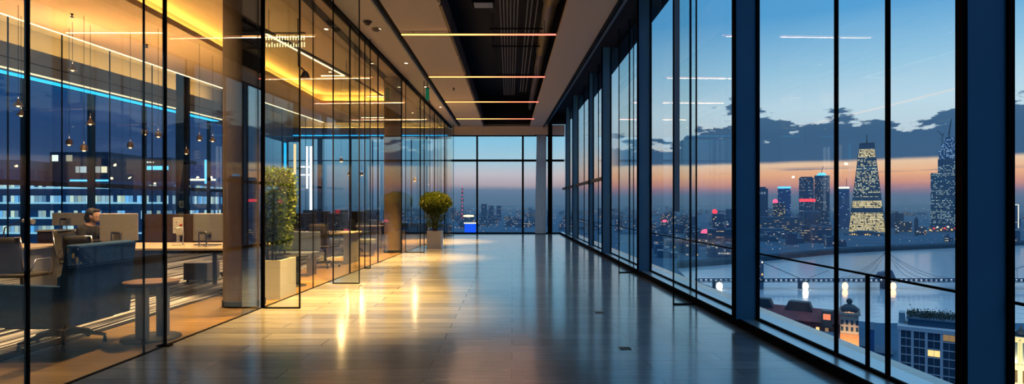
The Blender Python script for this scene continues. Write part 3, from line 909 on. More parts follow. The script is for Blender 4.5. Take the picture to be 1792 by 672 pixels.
# ------------------------------------------------------------------ oval side table
r = thing('side_table', 'small oval side table with tan wooden top and two grey posts', 'side table', (-3.775, 5.98, 0))
MB().lathe([(.25, .575), (.262, .585), (.265, .597), (.26, .602)], n=48, sy=.95).build('table_top', M['table_wood'], r)
MB().lathe([(.25, .565), (.26, .575)], n=48, sy=.95).build('top_edge', M['black_plastic'], r)
for x, y in ((-.055, -.06), (.085, .06)):
    MB().lathe([(.062, .02), (.062, .57)], c=(x, y), n=28).build('leg', M['grey_panel'], r)
MB().lathe([(.27, 0), (.285, .008), (.28, .022), (.1, .026)], n=48, sy=.92).build('base', M['black_plastic'], r)

# ------------------------------------------------------------------ task chairs
def task_chair(loc, rz, label, black=False):
    r = thing('task_chair', label, 'chair', loc, rz)
    fab, fr = M['dark_fabric'], (M['black_plastic'] if black else M['chrome'])
    bk = MB()
    n = 8
    vs = []
    for i in range(n + 1):
        z = .50 + .47 * i / n
        y = -.23 - .05 * math.sin(PI * i / n * .8) - .06 * i / n
        for x in (-.215, -.1, 0, .1, .215):
            vs.append((x * (1 - .06 * i / n), y - .03 * (1 - (x / .215) ** 2), z))
    m5 = len(vs)
    vs += [(a, b + .018, c) for a, b, c in vs]
    fs = []
    for i in range(n):
        for k in range(4):
            q = i * 5 + k
            fs.append((q, q + 1, q + 6, q + 5)); fs.append((m5 + q, m5 + q + 5, m5 + q + 6, m5 + q + 1))
    rim = [0, 1, 2, 3, 4] + [i * 5 + 4 for i in range(1, n + 1)] + [n * 5 + k for k in (3, 2, 1, 0)] + [i * 5 for i in range(n - 1, 0, -1)]
    for a, b in zip(rim, rim[1:] + rim[:1]):
        fs.append((b, a, m5 + a, m5 + b))
    bk.add(vs, fs, 0, True).build('backrest', fab, r)
    MB().tube([(-.225, -.20, .46), (-.225, -.265, .60), (-.22, -.32, .97), (.22, -.32, .97), (.225, -.265, .60), (.225, -.20, .46)], .012, 8).build('back_frame', fr, r)
    MB().box(-.235, -.21, .44, .235, .24, .485).build('seat', fab, r, bevel=.02, seg=3)
    for s in (-1, 1):
        MB().tube([(s * .24, -.20, .45), (s * .275, -.20, .55), (s * .28, -.14, .67), (s * .28, .12, .68), (s * .27, .17, .58), (s * .24, .14, .455)], .012, 8).build('armrest', fr, r)
    MB().lathe([(.028, .12), (.028, .30), (.02, .30), (.02, .43), (.10, .44)], n=16).build('pedestal', M['black_plastic'], r)
    for k in range(5):
        a = k * 2 * PI / 5 + .3
        ca, sa = math.cos(a), math.sin(a)
        lg = MB().tube([(0, 0, .12), (.15 * ca, .15 * sa, .11), (.29 * ca, .29 * sa, .075)], [.03, .022, .016], 8).build('leg', fr, r)
        w = MB().lathe([(.02, -.018), (.03, -.012), (.03, .012), (.02, .018)], n=14).build('caster', M['black_plastic'], lg)
        w.rotation_euler = (PI / 2, 0, a); w.location = (.30 * ca, .30 * sa, .031)
    return r
CZ = .006
tc1 = task_chair((-6.52, 7.6, CZ), .06, 'chrome-framed mesh chair standing closest to the first thick glass post')
dup(tc1, (-5.82, 8.0, CZ), -.12, 'chrome-framed mesh chair partly hidden behind the blue lounge chair')
dup(tc1, (-6.98, 9.30, CZ), -PI / 2, 'chrome-framed chair the person in black is sitting on')
tcb = task_chair((-5.35, 10.95, CZ), PI + .5, 'black swivel chair behind the long desk, near the concrete column', True)
dup(tcb, (-4.62, 10.75, CZ), PI - .3, 'black swivel chair half hidden by the concrete column')
dup(tcb, (-5.15, 12.75, CZ), .1, 'black swivel chair at the desk row behind the hedge planter, nearer the side windows')
dup(tcb, (-4.15, 12.70, CZ), -.15, 'black swivel chair at the desk row behind the hedge planter, nearer the glass')
dup(tcb, (-5.9, 17.0, .0), .1, 'black swivel chair at the far desk, out in the open office')
dup(tcb, (-4.75, 16.95, .0), -.1, 'black swivel chair at the far desk, beside the second round column')
dup(tc1, (-8.1, 8.2, CZ), .2, 'chrome-framed mesh chair at the short desk by the side windows')

# ------------------------------------------------------------------ desks
def desk(x0, y0, x1, y1, label, legs, z=.74, zf=CZ):
    r = thing('desk', label, 'desk', ((x0 + x1) / 2, (y0 + y1) / 2, zf))
    hx, hy = (x1 - x0) / 2, (y1 - y0) / 2
    MB().box(-hx, -hy, z - .035 - zf, hx, hy, z - zf).build('desk_top', M['desk_top'], r, bevel=.004)
    MB().box(-hx + .1, -.05, z - .13 - zf, hx - .1, .15, z - .10 - zf).build('cable_tray', M['black_plastic'], r)
    for lx in legs:
        MB().box(lx - .08, -hy + .10, 0, lx + .08, hy - .10, z - .036 - zf).build('leg', M['grey_panel'], r, bevel=.004)
    return r
desk(-6.52, 8.62, -4.08, 9.95, 'long pale desk carrying two silver monitors, behind the blue lounge chair', (-.72, .98))
desk(-9.15, 8.80, -7.42, 9.70, 'short pale desk by the office side windows, behind the first thick glass post', (-.7, .7))
desk(-5.5, 13.3, -3.75, 14.3, 'desk row with dark monitors seen behind the hedge planter', (-.75, .75))
desk(-6.6, 17.5, -4.15, 18.5, 'far desk with dark monitors before the second round column', (-1.1, 1.1), zf=0)
desk(-8.4, 21.6, -4.3, 22.6, 'farthest desk, low in front of the office end window', (-1.9, 0, 1.9), zf=0)

def monitor(x, y, rz, label, wid=.53, hgt=.40, z=.74, dark=False):
    r = thing('monitor', label, 'monitor', (x, y, z), rz)
    body = M['black_plastic'] if dark else M['alu']
    MB().box(-wid / 2, -.018, .09, wid / 2, .012, .09 + hgt).build('display', body, r, bevel=.012, seg=3)
    MB().box(-wid / 2 + .012, .0125, .155, wid / 2 - .012, .0145, .09 + hgt - .012).build('screen', M['screen'], r)
    st = MB().tube([(.06, -.16, .006), (.06, -.17, .20), (.06, -.165, .235), (-.06, -.165, .235), (-.06, -.17, .20), (-.06, -.16, .006)], .010, 8)
    st.box(-.05, -.17, .20, .05, -.015, .23)
    st.build('stand', body if dark else M['chrome'], r)
    MB().box(-.11, -.19, 0, .11, .02, .008).build('foot', body, r, bevel=.003)
    return r
m1 = monitor(-6.20, 9.02, .35, 'silver monitor seen from the back, in front of the person in black', .52, .43)
monitor(-4.78, 9.02, -.08, 'silver monitor seen from the back, beside the concrete column', .52, .43)
monitor(-8.85, 11.42, .1, 'silver monitor on the dark cabinet by the side windows', .62, .25, .895)
mb_ = monitor(-5.0, 13.75, .05, 'black monitor behind the hedge planter, nearest the leaves', .55, .36, dark=True)
dup(mb_, (-4.25, 13.78, .74), -.05, 'black monitor behind the hedge planter, beside the glass fin')
dup(mb_, (-6.0, 18.0, .74), .1, 'black monitor on the far desk, out in the open office')
dup(mb_, (-4.8, 18.0, .74), -.1, 'black monitor on the far desk, beside the second round column')
for k, x in enumerate((-7.8, -6.6, -5.4, -4.7)):
    dup(mb_, (x, 22.1, .74), (.1, -.1, .05, 0)[k], 'black monitor on the farthest desk before the end window', 'monitors on the farthest desk')

r = thing('desk_divider', 'dark brown felt divider standing behind the long desk', 'divider', (-5.80, 10.0, CZ))
MB().box(-.62, -.02, .66, .72, .02, 1.23).build('panel', M['divider'], r, bevel=.01)
for q in (-.5, .6):
    MB().box(q - .03, -.02, 0, q + .03, .02, .66).build('leg', M['black_plastic'], r)
r = thing('notice_board', 'small cream notice board leaning on the dark divider', 'board', (-5.79, 9.91, .74))
MB().box(-.085, -.012, .16, .085, .012, .44).build('board', M['paper'], r, bevel=.004)
MB().box(-.02, -.015, 0, .02, .015, .17).build('stem', M['alu'], r)
MB().box(-.07, -.05, 0, .07, .05, .008).build('base', M['alu'], r)
MB().ball((.015, -.016, .24), (.025, .006, .03)).build('clip', M['white_planter'], r)
MB().ball((-.02, -.016, .35), (.012, .006, .012)).build('pin', M['chrome'], r)
r = thing('desk_lamp', 'small desk lamp with square cream shade and red tip', 'lamp', (-5.38, 9.25, .74))
MB().box(-.09, -.06, 0, .06, .06, .012).build('base', M['paper'], r)
MB().tube([(.05, 0, .01), (.06, 0, .20), (.02, 0, .30), (-.09, 0, .27)], .009, 8).build('arm', M['alu'], r)
MB().box(-.04, -.04, .16, .05, .03, .29).build('lamp_shade', M['paper'], r, bevel=.01)
M['red'] = mat('red_plastic', (.5, .03, .02), .5)
MB().ball((.02, 0, .33), .022).build('tip', M['red'], r)
r = thing('keyboard', 'flat keyboard on the long desk under the monitor by the concrete column', 'keyboard', (-4.95, 9.3, .74))
MB().box(-.20, -.06, 0, .20, .06, .014).build('case', M['black_plastic'], r, bevel=.003)
MB().box(-.19, -.05, .0145, .19, .05, .019).build('keys', M['grey_panel'], r)
r = thing('drawer_pedestal', 'low grey drawer pedestal on casters under the long desk', 'drawer unit', (-5.60, 10.32, CZ))
MB().box(-.21, -.22, .06, .21, .22, .36).build('body', M['grey_panel'], r, bevel=.006)
MB().box(-.20, -.228, .08, .20, -.221, .21).build('drawer', M['grey_panel'], r)
MB().box(-.20, -.228, .22, .20, -.221, .35).build('drawer', M['grey_panel'], r)
for qx in (-.16, .16):
    for qy in (-.17, .17):
        w = MB().lathe([(.02, -.015), (.03, -.01), (.03, .01), (.02, .015)], n=12).build('caster', M['black_plastic'], r)
        w.rotation_euler = (0, PI / 2, 0); w.location = (qx, qy, .031)
r = thing('cabinet', 'dark low cabinet by the office side windows', 'cabinet', (-8.9, 11.5, CZ))
MB().box(-.45, -.25, 0, .52, .25, .86).build('body', M['divider'], r, bevel=.006)
MB().box(-.47, -.27, .862, .54, .27, .889).build('cabinet_top', M['desk_top'], r, bevel=.004)
for q in (-.44, .045):
    d = MB().box(q, -.262, .04, q + .465, -.251, .83).build('door', M['divider'], r)
    MB().box(q + .20, -.275, .70, q + .27, -.262, .715).build('handle', M['chrome'], d)
r = thing('desk_lamp', 'black arm lamp with pale shade on the short desk by the side windows', 'lamp', (-8.35, 9.35, .74))
MB().lathe([(.09, 0), (.09, .012), (.02, .02)], n=20).build('base', M['black_plastic'], r)
MB().tube([(0, 0, .01), (.05, 0, .28), (.35, 0, .40)], .010, 8).build('arm', M['black_plastic'], r)
MB().tube([(.35, 0, .40), (.52, 0, .38)], [.03, .045], 12).build('lamp_shade', M['alu'], r)
r = thing('pedestal_table', 'small black pedestal table behind the hedge planter', 'side table', (-3.72, 9.85, 0))
MB().lathe([(.20, .50), (.21, .51), (.21, .525)], n=36).build('table_top', M['black_plastic'], r)
MB().lathe([(.05, .02), (.05, .50)], n=20).build('leg', M['black_plastic'], r)
MB().lathe([(.17, 0), (.17, .015), (.06, .022)], n=36).build('base', M['black_plastic'], r)
# low benches in the far office
M['bench'] = mat('blue_grey_upholstery', (.10, .12, .15), .8)
def bench(x, y, w, label, back=True, rz=0.0):
    r = thing('bench', label, 'bench', (x, y, 0), rz)
    MB().box(-w / 2, -.25, .34, w / 2, .25, .46).build('seat', M['bench'], r, bevel=.02, seg=3)
    for q in (-w / 2 + .08, w / 2 - .08):
        MB().box(q - .02, -.22, 0, q + .02, .22, .34).build('leg', M['steel'], r)
    if back:
        MB().box(-w / 2, .22, .46, w / 2, .30, .85).build('backrest', M['bench'], r, bevel=.02, seg=3)
    return r
bench(-4.35, 11.35, .9, 'blue-grey bench with backrest behind the hedge planter')
bench(-4.4, 15.6, 1.3, 'long backless bench in the middle of the far office', False)
bench(-5.5, 20.2, 1.6, 'blue-grey bench with backrest near the office end window')
# frame of light tubes by the end window
r = thing('light_frame', 'standing frame of white light tubes near the office end window', 'light', (0, 25.0, 0))
M['tube'] = emit('cool_tube', (.85, .92, 1.0), 1.6)
M['tube_warm'] = emit('warm_tube', (1.0, .66, .34), 1.5)
for px, y0, y1, mt in ((499, 250, 330, 'cyan'), (516, 252, 305, 'tube_warm'), (537, 256, 330, 'tube'), (544, 256, 366, 'tube')):
    x = XA(px, 25)
    MB().box(x - .045, -.03, ZA(y1, 25) if y1 < 360 else .02, x + .045, .03, ZA(y0, 25)).build('light_tube', M[mt], r)
for py in (292, 306):
    MB().box(XA(525, 25), -.025, ZA(py, 25) - .03, XA(545, 25), .025, ZA(py, 25) + .03).build('light_tube', M['tube'], r)
for px in (497, 547):
    MB().box(XA(px, 25) - .03, .03, 0, XA(px, 25) + .03, .09, 4.3).build('post', M['navy'], r)
MB().box(XA(497, 25), .04, 2.95, XA(547, 25), .08, 3.03).build('crossbar', M['navy'], r)

# ------------------------------------------------------------------ plants
def leaf_mat(name, c1, c2):
    m, t, out = newmat(name)
    g = t.node('ShaderNodeNewGeometry')
    p = t.node('ShaderNodeBsdfPrincipled')
    t.put(p.inputs['Base Color'], t.mix(g.outputs['Random Per Island'], c1, c2))
    p.inputs['Roughness'].default_value = .42
    tl = t.node('ShaderNodeBsdfTranslucent'); t.put(tl.inputs[0], c2)
    mx = t.node('ShaderNodeMixShader'); mx.inputs[0].default_value = .25
    t.l.new(p.outputs[0], mx.inputs[1]); t.l.new(tl.outputs[0], mx.inputs[2])
    t.l.new(mx.outputs[0], out.inputs[0])
    return m
M['leaf'] = leaf_mat('glossy_leaf', (.045, .10, .014), (.19, .26, .04))
def leaf(mb, p, d, size, rg):
    d = d.normalized()
    side = d.cross(Vector((rg.uniform(-1, 1), rg.uniform(-1, 1), rg.uniform(-1, 1)))).normalized()
    nrm = side.cross(d)
    w = size * .33
    a = p; b = p + d * size * .5 + side * w + nrm * w * .3; c = p + d * size; e = p + d * size * .5 - side * w + nrm * w * .3; f = p + d * size * .5
    mb.add([a, b, c, e, f], [(0, 1, 4), (1, 2, 4), (2, 3, 4), (3, 0, 4)])
def planter(loc, sx, sy, h, label, name='planter'):
    r = thing(name, label, 'planter', loc)
    sx /= 2; sy /= 2
    b = MB()
    o, i, t_ = [(-sx, -sy), (sx, -sy), (sx, sy), (-sx, sy)], None, .03
    b.box(-sx, -sy, 0, sx, -sy + t_, h); b.box(-sx, sy - t_, 0, sx, sy, h)
    b.box(-sx, -sy + t_, 0, -sx + t_, sy - t_, h); b.box(sx - t_, -sy + t_, 0, sx, sy - t_, h)
    b.build('box', M['white_planter'], r)
    MB().box(-sx + t_, -sy + t_, .02, sx - t_, sy - t_, h - .05).build('soil', M['soil'], r)
    return r
planter((-3.68, 8.74, 0), .52, .62, .575, 'white square planter holding the clipped hedge')
rg = random.Random(11)
r = thing('hedge_plant', 'tall clipped leafy hedge growing in the white planter beside the concrete column', 'plant', (-3.68, 8.74, .527))
fo = MB()
for k in range(9000):
    u, v, w = rg.uniform(-1, 1), rg.uniform(-1, 1), rg.random()
    hw = .33 if w > .42 else .22 + .11 * w / .42
    if w < .12 and rg.random() < .5: continue
    mag = max(abs(u), abs(v))
    if mag < .45 and rg.random() < .6: continue
    q = Vector((u * hw + mnoise.noise((u * 2, v * 2, w * 6)) * .05, v * hw, .17 + w * 1.26 + mnoise.noise((u * 3, v * 3, 2)) * .06))
    if w > .93 and mag > .8: q.z -= .05
    d = Vector((u, v, rg.uniform(-.3, .9))) + Vector((rg.uniform(-.6, .6), rg.uniform(-.6, .6), 0))
    q.x = min(q.x, .215); q.x -= .01 * rg.random()
    if q.x > .18: d.x = min(d.x, .5)
    if abs(q.x) < .25 and abs(q.y) < .3 or q.z > .14: leaf(fo, q, d, rg.uniform(.035, .065), rg)
for k in range(900):
    w = rg.random()
    q = Vector((min(.20, .15 + rg.gauss(0, .07)), .40 + rg.gauss(0, .07), .95 + rg.gauss(0, .17)))
    leaf(fo, q, Vector((rg.uniform(-1, .4), rg.uniform(-1, 1), rg.uniform(-.4, .8))), rg.uniform(.035, .06), rg)
fo.build('foliage', M['leaf'], r)
for k in range(7):
    a = k * .9
    x, y = .10 * math.cos(a), .12 * math.sin(a)
    MB().tube([(x * .6, y * .6, 0), (x, y, .5), (x * 1.6, y * 1.6, 1.1)], [.014, .011, .006], 6).build('stem', M['bark'], r)
Yp = 18.3
planter((XA(759.5, Yp), Yp + .22, 0), .46, .46, .55, 'small white planter holding the round-headed tree')
r = thing('potted_tree', 'small tree with round leafy head in the white planter near the end window', 'plant', (XA(759.5, Yp), Yp + .22, .502))
fo = MB()
for k in range(6500):
    d = Vector((rg.gauss(0, 1), rg.gauss(0, 1), rg.gauss(0, 1))).normalized()
    rad = rg.random() ** .35
    lump = 1 + .16 * mnoise.noise(d * 3.1)
    q = Vector((max(-.42, d.x * .53 * rad * lump), d.y * .5 * rad * lump, .92 + d.z * .35 * rad * lump))
    if d.z < -.2:
        q.x *= 1 - .35 * abs(d.z); q.y *= 1 - .35 * abs(d.z)
    leaf(fo, q, d + Vector((rg.uniform(-.8, .8), rg.uniform(-.8, .8), rg.uniform(-.5, .9))), rg.uniform(.05, .09), rg)
for k in range(700):
    z = rg.uniform(.14, .7)
    a = rg.uniform(0, 2 * PI); q = Vector((math.cos(a) * rg.uniform(.02, .2 + .2 * z), math.sin(a) * rg.uniform(.02, .2), z))
    leaf(fo, q, Vector((math.cos(a), math.sin(a), rg.uniform(.2, 1))), rg.uniform(.05, .08), rg)
fo.build('foliage', M['leaf'], r)
for k in range(8):
    a = k * .8 + .2
    x, y = math.cos(a), math.sin(a)
    MB().tube([(x * .05, y * .05, 0), (x * .09, y * .09, .35), (x * .22, y * .2, .8), (x * .3, y * .28, 1.05)], [.016, .013, .009, .005], 6).build('stem', M['bark'], r)

# ------------------------------------------------------------------ the person at the desk
M['skin'] = mat('skin', (.42, .24, .16), .55, var=.05)
M['hair'] = mat('dark_hair', (.010, .007, .006), .6, var=.3, vscale=60)
M['black_knit'] = mat('black_knit', (.008, .008, .010), .9, var=.2)
M['dark_denim'] = mat('dark_trousers', (.02, .022, .03), .9)
r = thing('person', 'person in black top with short dark hair sitting at the desk facing a monitor', 'person', (-6.95, 9.30, CZ + .045))
def limb(mb, pts, rs, n=12):
    mb.tube(pts, rs, n)
    for p, q in zip(pts, rs):
        mb.ball(p, q, nu=12, nv=8)
b = MB()
limb(b, [(.0, 0, .56), (.0, 0, .72), (.05, 0, .90), (.075, 0, .98)], [.135, .115, .13, .085])
b.ball((.05, 0, .90), (.105, .175, .10))
limb(b, [(.07, 0, .98), (.12, 0, 1.06)], [.056, .05])
b.ball((.150, 0, 1.165), (.098, .074, .112))
b.ball((.175, 0, 1.105), (.064, .055, .055))
limb(b, [(.242, 0, 1.175), (.262, 0, 1.145)], [.010, .016])
b.ball((.236, 0, 1.108), (.012, .026, .008)); b.ball((.234, 0, 1.094), (.012, .022, .008))
for s in (-1, 1):
    b.ball((.225, s * .032, 1.172), (.012, .015, .009))
    b.ball((.14, s * .076, 1.155), (.02, .010, .032))
    limb(b, [(.06, s * .165, .95), (.13, s * .225, .74), (.40, s * .16, .765)], [.052, .040, .027])
    b.ball((.45, s * .155, .762), (.048, .040, .016))
    for k, (dy, ln) in enumerate(((-.027, .058), (-.009, .072), (.009, .067), (.027, .05))):
        limb(b, [(.485, s * .155 + dy, .765), (.485 + ln * .55, s * .155 + dy * 1.25, .768), (.485 + ln, s * .155 + dy * 1.4, .757)], [.0095, .0085, .0075], 8)
    limb(b, [(.43, s * .155 - s * .03, .762), (.462, s * .155 - s * .058, .760), (.492, s * .155 - s * .066, .756)], [.012, .0095, .008], 8)
    limb(b, [(.0, s * .085, .545), (.43, s * .11, .525), (.40, s * .11, .05)], [.085, .062, .042])
    limb(b, [(.39, s * .11, .012), (.50, s * .115, .002), (.56, s * .118, -.006)], [.042, .034, .024])
bo = b.build('body', M['skin'], r)
rm = bo.modifiers.new('skin', 'REMESH'); rm.mode = 'VOXEL'; rm.voxel_size = .007; rm.use_smooth_shade = True
smm = bo.modifiers.new('soft', 'SMOOTH'); smm.iterations = 3; smm.factor = .5
def cloth(name, mb, mt, vox=.011):
    o = mb.build(name, mt, r)
    q = o.modifiers.new('knit', 'REMESH'); q.mode = 'VOXEL'; q.voxel_size = vox; q.use_smooth_shade = True
    q = o.modifiers.new('soft', 'SMOOTH'); q.iterations = 4; q.factor = .5
    return o
s_ = MB()
limb(s_, [(.0, 0, .55), (.0, 0, .72), (.05, 0, .90), (.078, 0, .985)], [.155, .135, .145, .075])
s_.ball((.05, 0, .90), (.12, .19, .11))
for s in (-1, 1):
    limb(s_, [(.06, s * .165, .95), (.13, s * .225, .74), (.375, s * .166, .764)], [.068, .055, .040])
cloth('sweater', s_, M['black_knit'])
s_ = MB()
for s in (-1, 1):
    limb(s_, [(.0, s * .085, .545), (.43, s * .11, .525), (.402, s * .11, .07)], [.10, .076, .058])
    s_.ball((-.02, s * .07, .54), (.13, .11, .09))
cloth('trousers', s_, M['dark_denim'])
s_ = MB()
for s in (-1, 1):
    limb(s_, [(.385, s * .11, .010), (.47, s * .113, .004), (.58, s * .119, -.006)], [.050, .046, .034])
cloth('shoes', s_, M['black_plastic'], .009)
h = MB()
h.ball((.118, 0, 1.195), (.105, .088, .105))
h.ball((.075, 0, 1.13), (.075, .082, .085))
h.ball((.20, 0, 1.25), (.045, .06, .03))
cloth('hair', h, M['hair'], .010)

# small floor outlets in the corridor planks
for px, py, lab in ((1094, 610, 'three-slot floor outlet in the planks nearer the viewer'), (1049, 547, 'three-slot floor outlet in the planks farther down the corridor')):
    x, Y, _ = on(px, py, 0)
    r = thing('floor_outlet', lab, 'floor outlet', (x, Y, .001))
    MB().box(-.055, -.05, 0, .055, .05, .003).build('cover_plate', M['grey_panel'], r)
    for q in (-.034, 0, .034):
        MB().box(q - .010, -.042, .0031, q + .010, .042, .005).build('slot', M['black_plastic'], r)
# ------------------------------------------------------------------ the city at dusk, seventy metres below
GZ = -70.0
M['land'] = mat('dark_land', (.07, .16, .26), .9, var=.5, vscale=.02, spec=.1)
M['bank'] = mat('dark_trees_bank', (.03, .07, .11), .95, var=.5, vscale=.05, spec=.05)
m, t, out = newmat('river_water')
p = t.node('ShaderNodeBsdfPrincipled')
t.put(p.inputs['Base Color'], (.62, .76, .86)); p.inputs['Roughness'].default_value = .14
p.inputs['IOR'].default_value = 1.8
g = t.node('ShaderNodeNewGeometry')
x, y, z = t.xyz(g.outputs['Position'])
b = t.node('ShaderNodeBump'); b.inputs['Strength'].default_value = .25; b.inputs['Distance'].default_value = 1.0
t.put(b.inputs['Height'], t.noise(t.comb(t.m('MULTIPLY', x, .06), t.m('MULTIPLY', y, .12)), 1.0, 3))
t.l.new(b.outputs[0], p.inputs['Normal'])
t.l.new(p.outputs[0], out.inputs[0])
M['water'] = m
def gp(px, py):
    a = on(px, py, GZ); return (a[0], a[1])
RIV = [gp(1185, 470), gp(1250, 465), gp(1320, 459), gp(1390, 452), gp(1470, 444), gp(1560, 439), gp(1670, 434), gp(1800, 429), gp(1900, 428), gp(2500, 424)]
RIV_N = [gp(2500, 570), gp(1900, 568), gp(1790, 566), gp(1640, 566), gp(1540, 566), gp(1440, 556), gp(1330, 540), gp(1285, 520), gp(1240, 500), gp(1200, 486)]
struct('ground', MB().add([(-30000, -200, GZ), (30000, -200, GZ), (30000, 45000, GZ), (-30000, 45000, GZ)], [(0, 1, 2, 3)]), M['land'], label='dark city ground far below the windows')
poly = RIV + RIV_N
rv = MB().add([(x, y, GZ + .15) for x, y in reversed(poly)], [tuple(range(len(poly)))])
struct('river', rv, M['water'], label='wide pale river bending past the city')
bk = MB()
for a, b2 in zip(RIV, RIV[1:]):
    q = MB()
    a2 = (a[0] * 1.05, a[1] * 1.05); b3 = (b2[0] * 1.05, b2[1] * 1.05)
    bk.prism([a, b2, b3, a2][::1] if False else [a, b2, b3, a2], GZ, GZ + 5.5)
struct('embankment', bk, M['bank'], label='dark tree-lined embankment on the far side of the river')

NAVY, PANE = (.07, .17, .29), (.04, .11, .22)
WARMW, COOLW, YEL = (1.0, .62, .28), (.55, .80, 1.0), (1.0, .78, .34)
FA = {
 'dark': facade('facade_dark', NAVY, PANE, WARMW, 4.2, 4.5, .05, .5, COOLW, .12),
 'mixed': facade('facade_mixed', (.09, .19, .29), PANE, WARMW, 4.0, 3.6, .12, .55, COOLW, .18),
 'warm': facade('facade_warm', (.13, .19, .25), PANE, YEL, 3.8, 3.2, .22, .6, WARMW, .30),
 'blue': facade('facade_blue', (.04, .17, .42), (.03, .16, .42), COOLW, 4.0, 5.0, .08, .5, (.2, .5, 1.0), .1),
 'tower': facade('facade_tower', (.09, .19, .30), (.06, .14, .26), WARMW, 4.0, 2.4, .14, .5, COOLW, .36, (.3, .75)),
 'strip': facade('facade_strip', (.08, .18, .28), PANE, WARMW, 4.6, 6.0, .22, .45, YEL, .3, (.45, .72), (.05, .95)),
 'pyramid': facade('facade_pyramid', (.09, .18, .25), (.07, .15, .22), YEL, 3.9, 3.0, .42, .62, (.75, .85, .60), .55, (.22, .82), (.05, .95)),
 'pyr_low': facade('facade_pyramid_lit', (.05, .055, .05), (.04, .05, .05), YEL, 3.9, 3.0, .93, .85, (1.0, .86, .52), .1, (.2, .84), (.04, .96)),
 'site': facade('facade_site', (.06, .17, .27), (.04, .15, .28), (.75, .85, .55), 4.2, 3.2, .36, .5, COOLW, .75, (.3, .75)),
 'crown': facade('facade_crown', (.05, .18, .36), (.05, .2, .4), (.35, .65, 1.0), 4.2, 2.6, .45, .6, COOLW, .2),
 'pale': facade('facade_pale', (.16, .20, .24), (.08, .11, .14), WARMW, 4.0, 5.0, .12, .8, COOLW, .1),
 'west': facade('facade_west', (.03, .10, .20), (.02, .14, .30), (.10, .42, .85), 1.45, .38, .62, .8, (.70, .85, .60), .6, (.3, .85), (.03, .97)),
}
M['glow_red'] = emit('red_light', (1, .05, .08), 1.6, False)
M['glow_pink'] = emit('pink_light', (1, .10, .22), 1.7, False)
M['glow_warm'] = emit('warm_city_light', (1, .58, .20), 1.1, False)
M['glow_white'] = emit('white_city_light', (1, .90, .75), 1.2, False)
M['glow_blue'] = emit('blue_billboard', (.008, .10, .95), .9, False)
M['glow_cyan'] = emit('cyan_city_light', (.10, .55, 1), 1.6, False)
M['slate'] = mat('blue_slate', (.08, .15, .24), .7)
M['mast'] = mat('dark_mast', (.05, .08, .12), .6)

FOOT = []
def free(x0, x1, y0, y1, pad=6):
    for a, b, c, d in FOOT:
        if x0 - pad < b and x1 + pad > a and y0 - pad < d and y1 + pad > c:
            return False
    FOOT.append((x0, x1, y0, y1)); return True
def tower(name, label, px0, px1, ytop, D, depth, mt, extra=None, base=None, taper=0.0, cat='building', group=None):
    x0, x1 = XA(px0, D), XA(px1, D)
    zt = ZA(ytop, D)
    th = math.atan2((x0 + x1) / 2, D)
    FOOT.append((x0, x1 + depth * math.sin(th), D - (x1 - x0) * .5, D + depth))
    r = thing(name, label, cat, ((x0 + x1) / 2, D, GZ), rz=-th, group=group)
    w = (x1 - x0) / 2 * math.cos(th); h = zt - GZ
    b = MB()
    tw = w * (1 - taper)
    dy = depth * taper / 2
    b.add([(-w, 0, 0), (w, 0, 0), (w, depth, 0), (-w, depth, 0), (-tw, dy, h), (tw, dy, h), (tw, depth - dy, h), (-tw, depth - dy, h)],
          [(0, 3, 2, 1), (4, 5, 6, 7), (0, 1, 5, 4), (1, 2, 6, 5), (2, 3, 7, 6), (3, 0, 4, 7)])
    b.build('body', FA[mt], r)
    return r, w, h, depth
def roofbox(r, w, h, d, f, hh, mt, name='roof_plant'):
    MB().box(-w * f, d * .2, h, w * f, d * .8, h + hh).build(name, mt, r)

# cluster of towers across the river
r, w, h, d = tower('office_tower', 'flat-topped dark tower standing first in the cluster, beside the wide navy pier', 1318, 1344, 330, 1650, 40, 'dark')
roofbox(r, w, h, d, .7, 5, M['slate'])
s = MB()
for k in range(4): s.box(-12 + k * 7, -.4, h - 16, -8 + k * 7, 0, h - 10)
s.build('sign', emit('pale_sign', (.35, .5, .65), .5, False), r)
r, w, h, d = tower('office_tower', 'blue tower with glowing blue crown in the cluster', 1361, 1384, 327, 1800, 40, 'blue')
MB().box(-w, -.5, h - 5, w, d, h + 1).build('crown', M['glow_cyan'], r)
r, w, h, d = tower('office_block', 'pale lit mid-rise block with pink dome lamp on its roof', 1352, 1374, 355, 1620, 40, 'warm')
MB().ball((-w + 7, 6, h + 3), (7, 7, 8)).build('dome_lamp', M['glow_pink'], r)
r, w, h, d = tower('office_tower', 'broad tower carrying a red sign band, lower of the joined pair', 1398, 1424, 311, 1560, 42, 'tower')
MB().box(-w + 1, -.6, ZA(353, 1560) - GZ, w + 4, 0, ZA(348, 1560) - GZ).build('sign_band', M['glow_red'], r)
roofbox(r, w, h, d, .8, 3, M['slate'])
r, w, h, d = tower('office_tower', 'tallest tower of the joined pair, with blue lit top and slanting mast', 1425, 1452, 307, 1570, 44, 'tower')
MB().prism_y([(-14, h), (12, h), (6, h + 8), (-8, h + 7)], 6, 36).build('crown', M['glow_cyan'], r)
MB().tube([(-2, 20, h + 6), (3, 20, h + 26)], .8, 6).build('mast', M['mast'], r)
r = thing('office_tower', 'dark cylindrical tower with vertical ribs in front of the joined pair', 'building', (XA(1420, 1390), 1390, GZ))
FOOT.append((XA(1408, 1390), XA(1432, 1390), 1370, 1410))
hh = ZA(371, 1390) - GZ
MB().lathe([(16, 0), (17, hh), (14, hh + 4)], n=32).build('body', FA['dark'], r)
for k in range(14):
    a = PI + k * PI / 13
    MB().box(17 * math.cos(a) - .3, 17 * math.sin(a) - .3, 4, 17 * math.cos(a) + .3, 17 * math.sin(a) + .3, hh - 2).build('rib', M['steel'], r)
r, w, h, d = tower('office_tower', 'slightly tapering blue tower with white lit crown and antenna, next to the pyramid tower', 1459, 1487, 326, 1680, 44, 'blue', taper=.06)
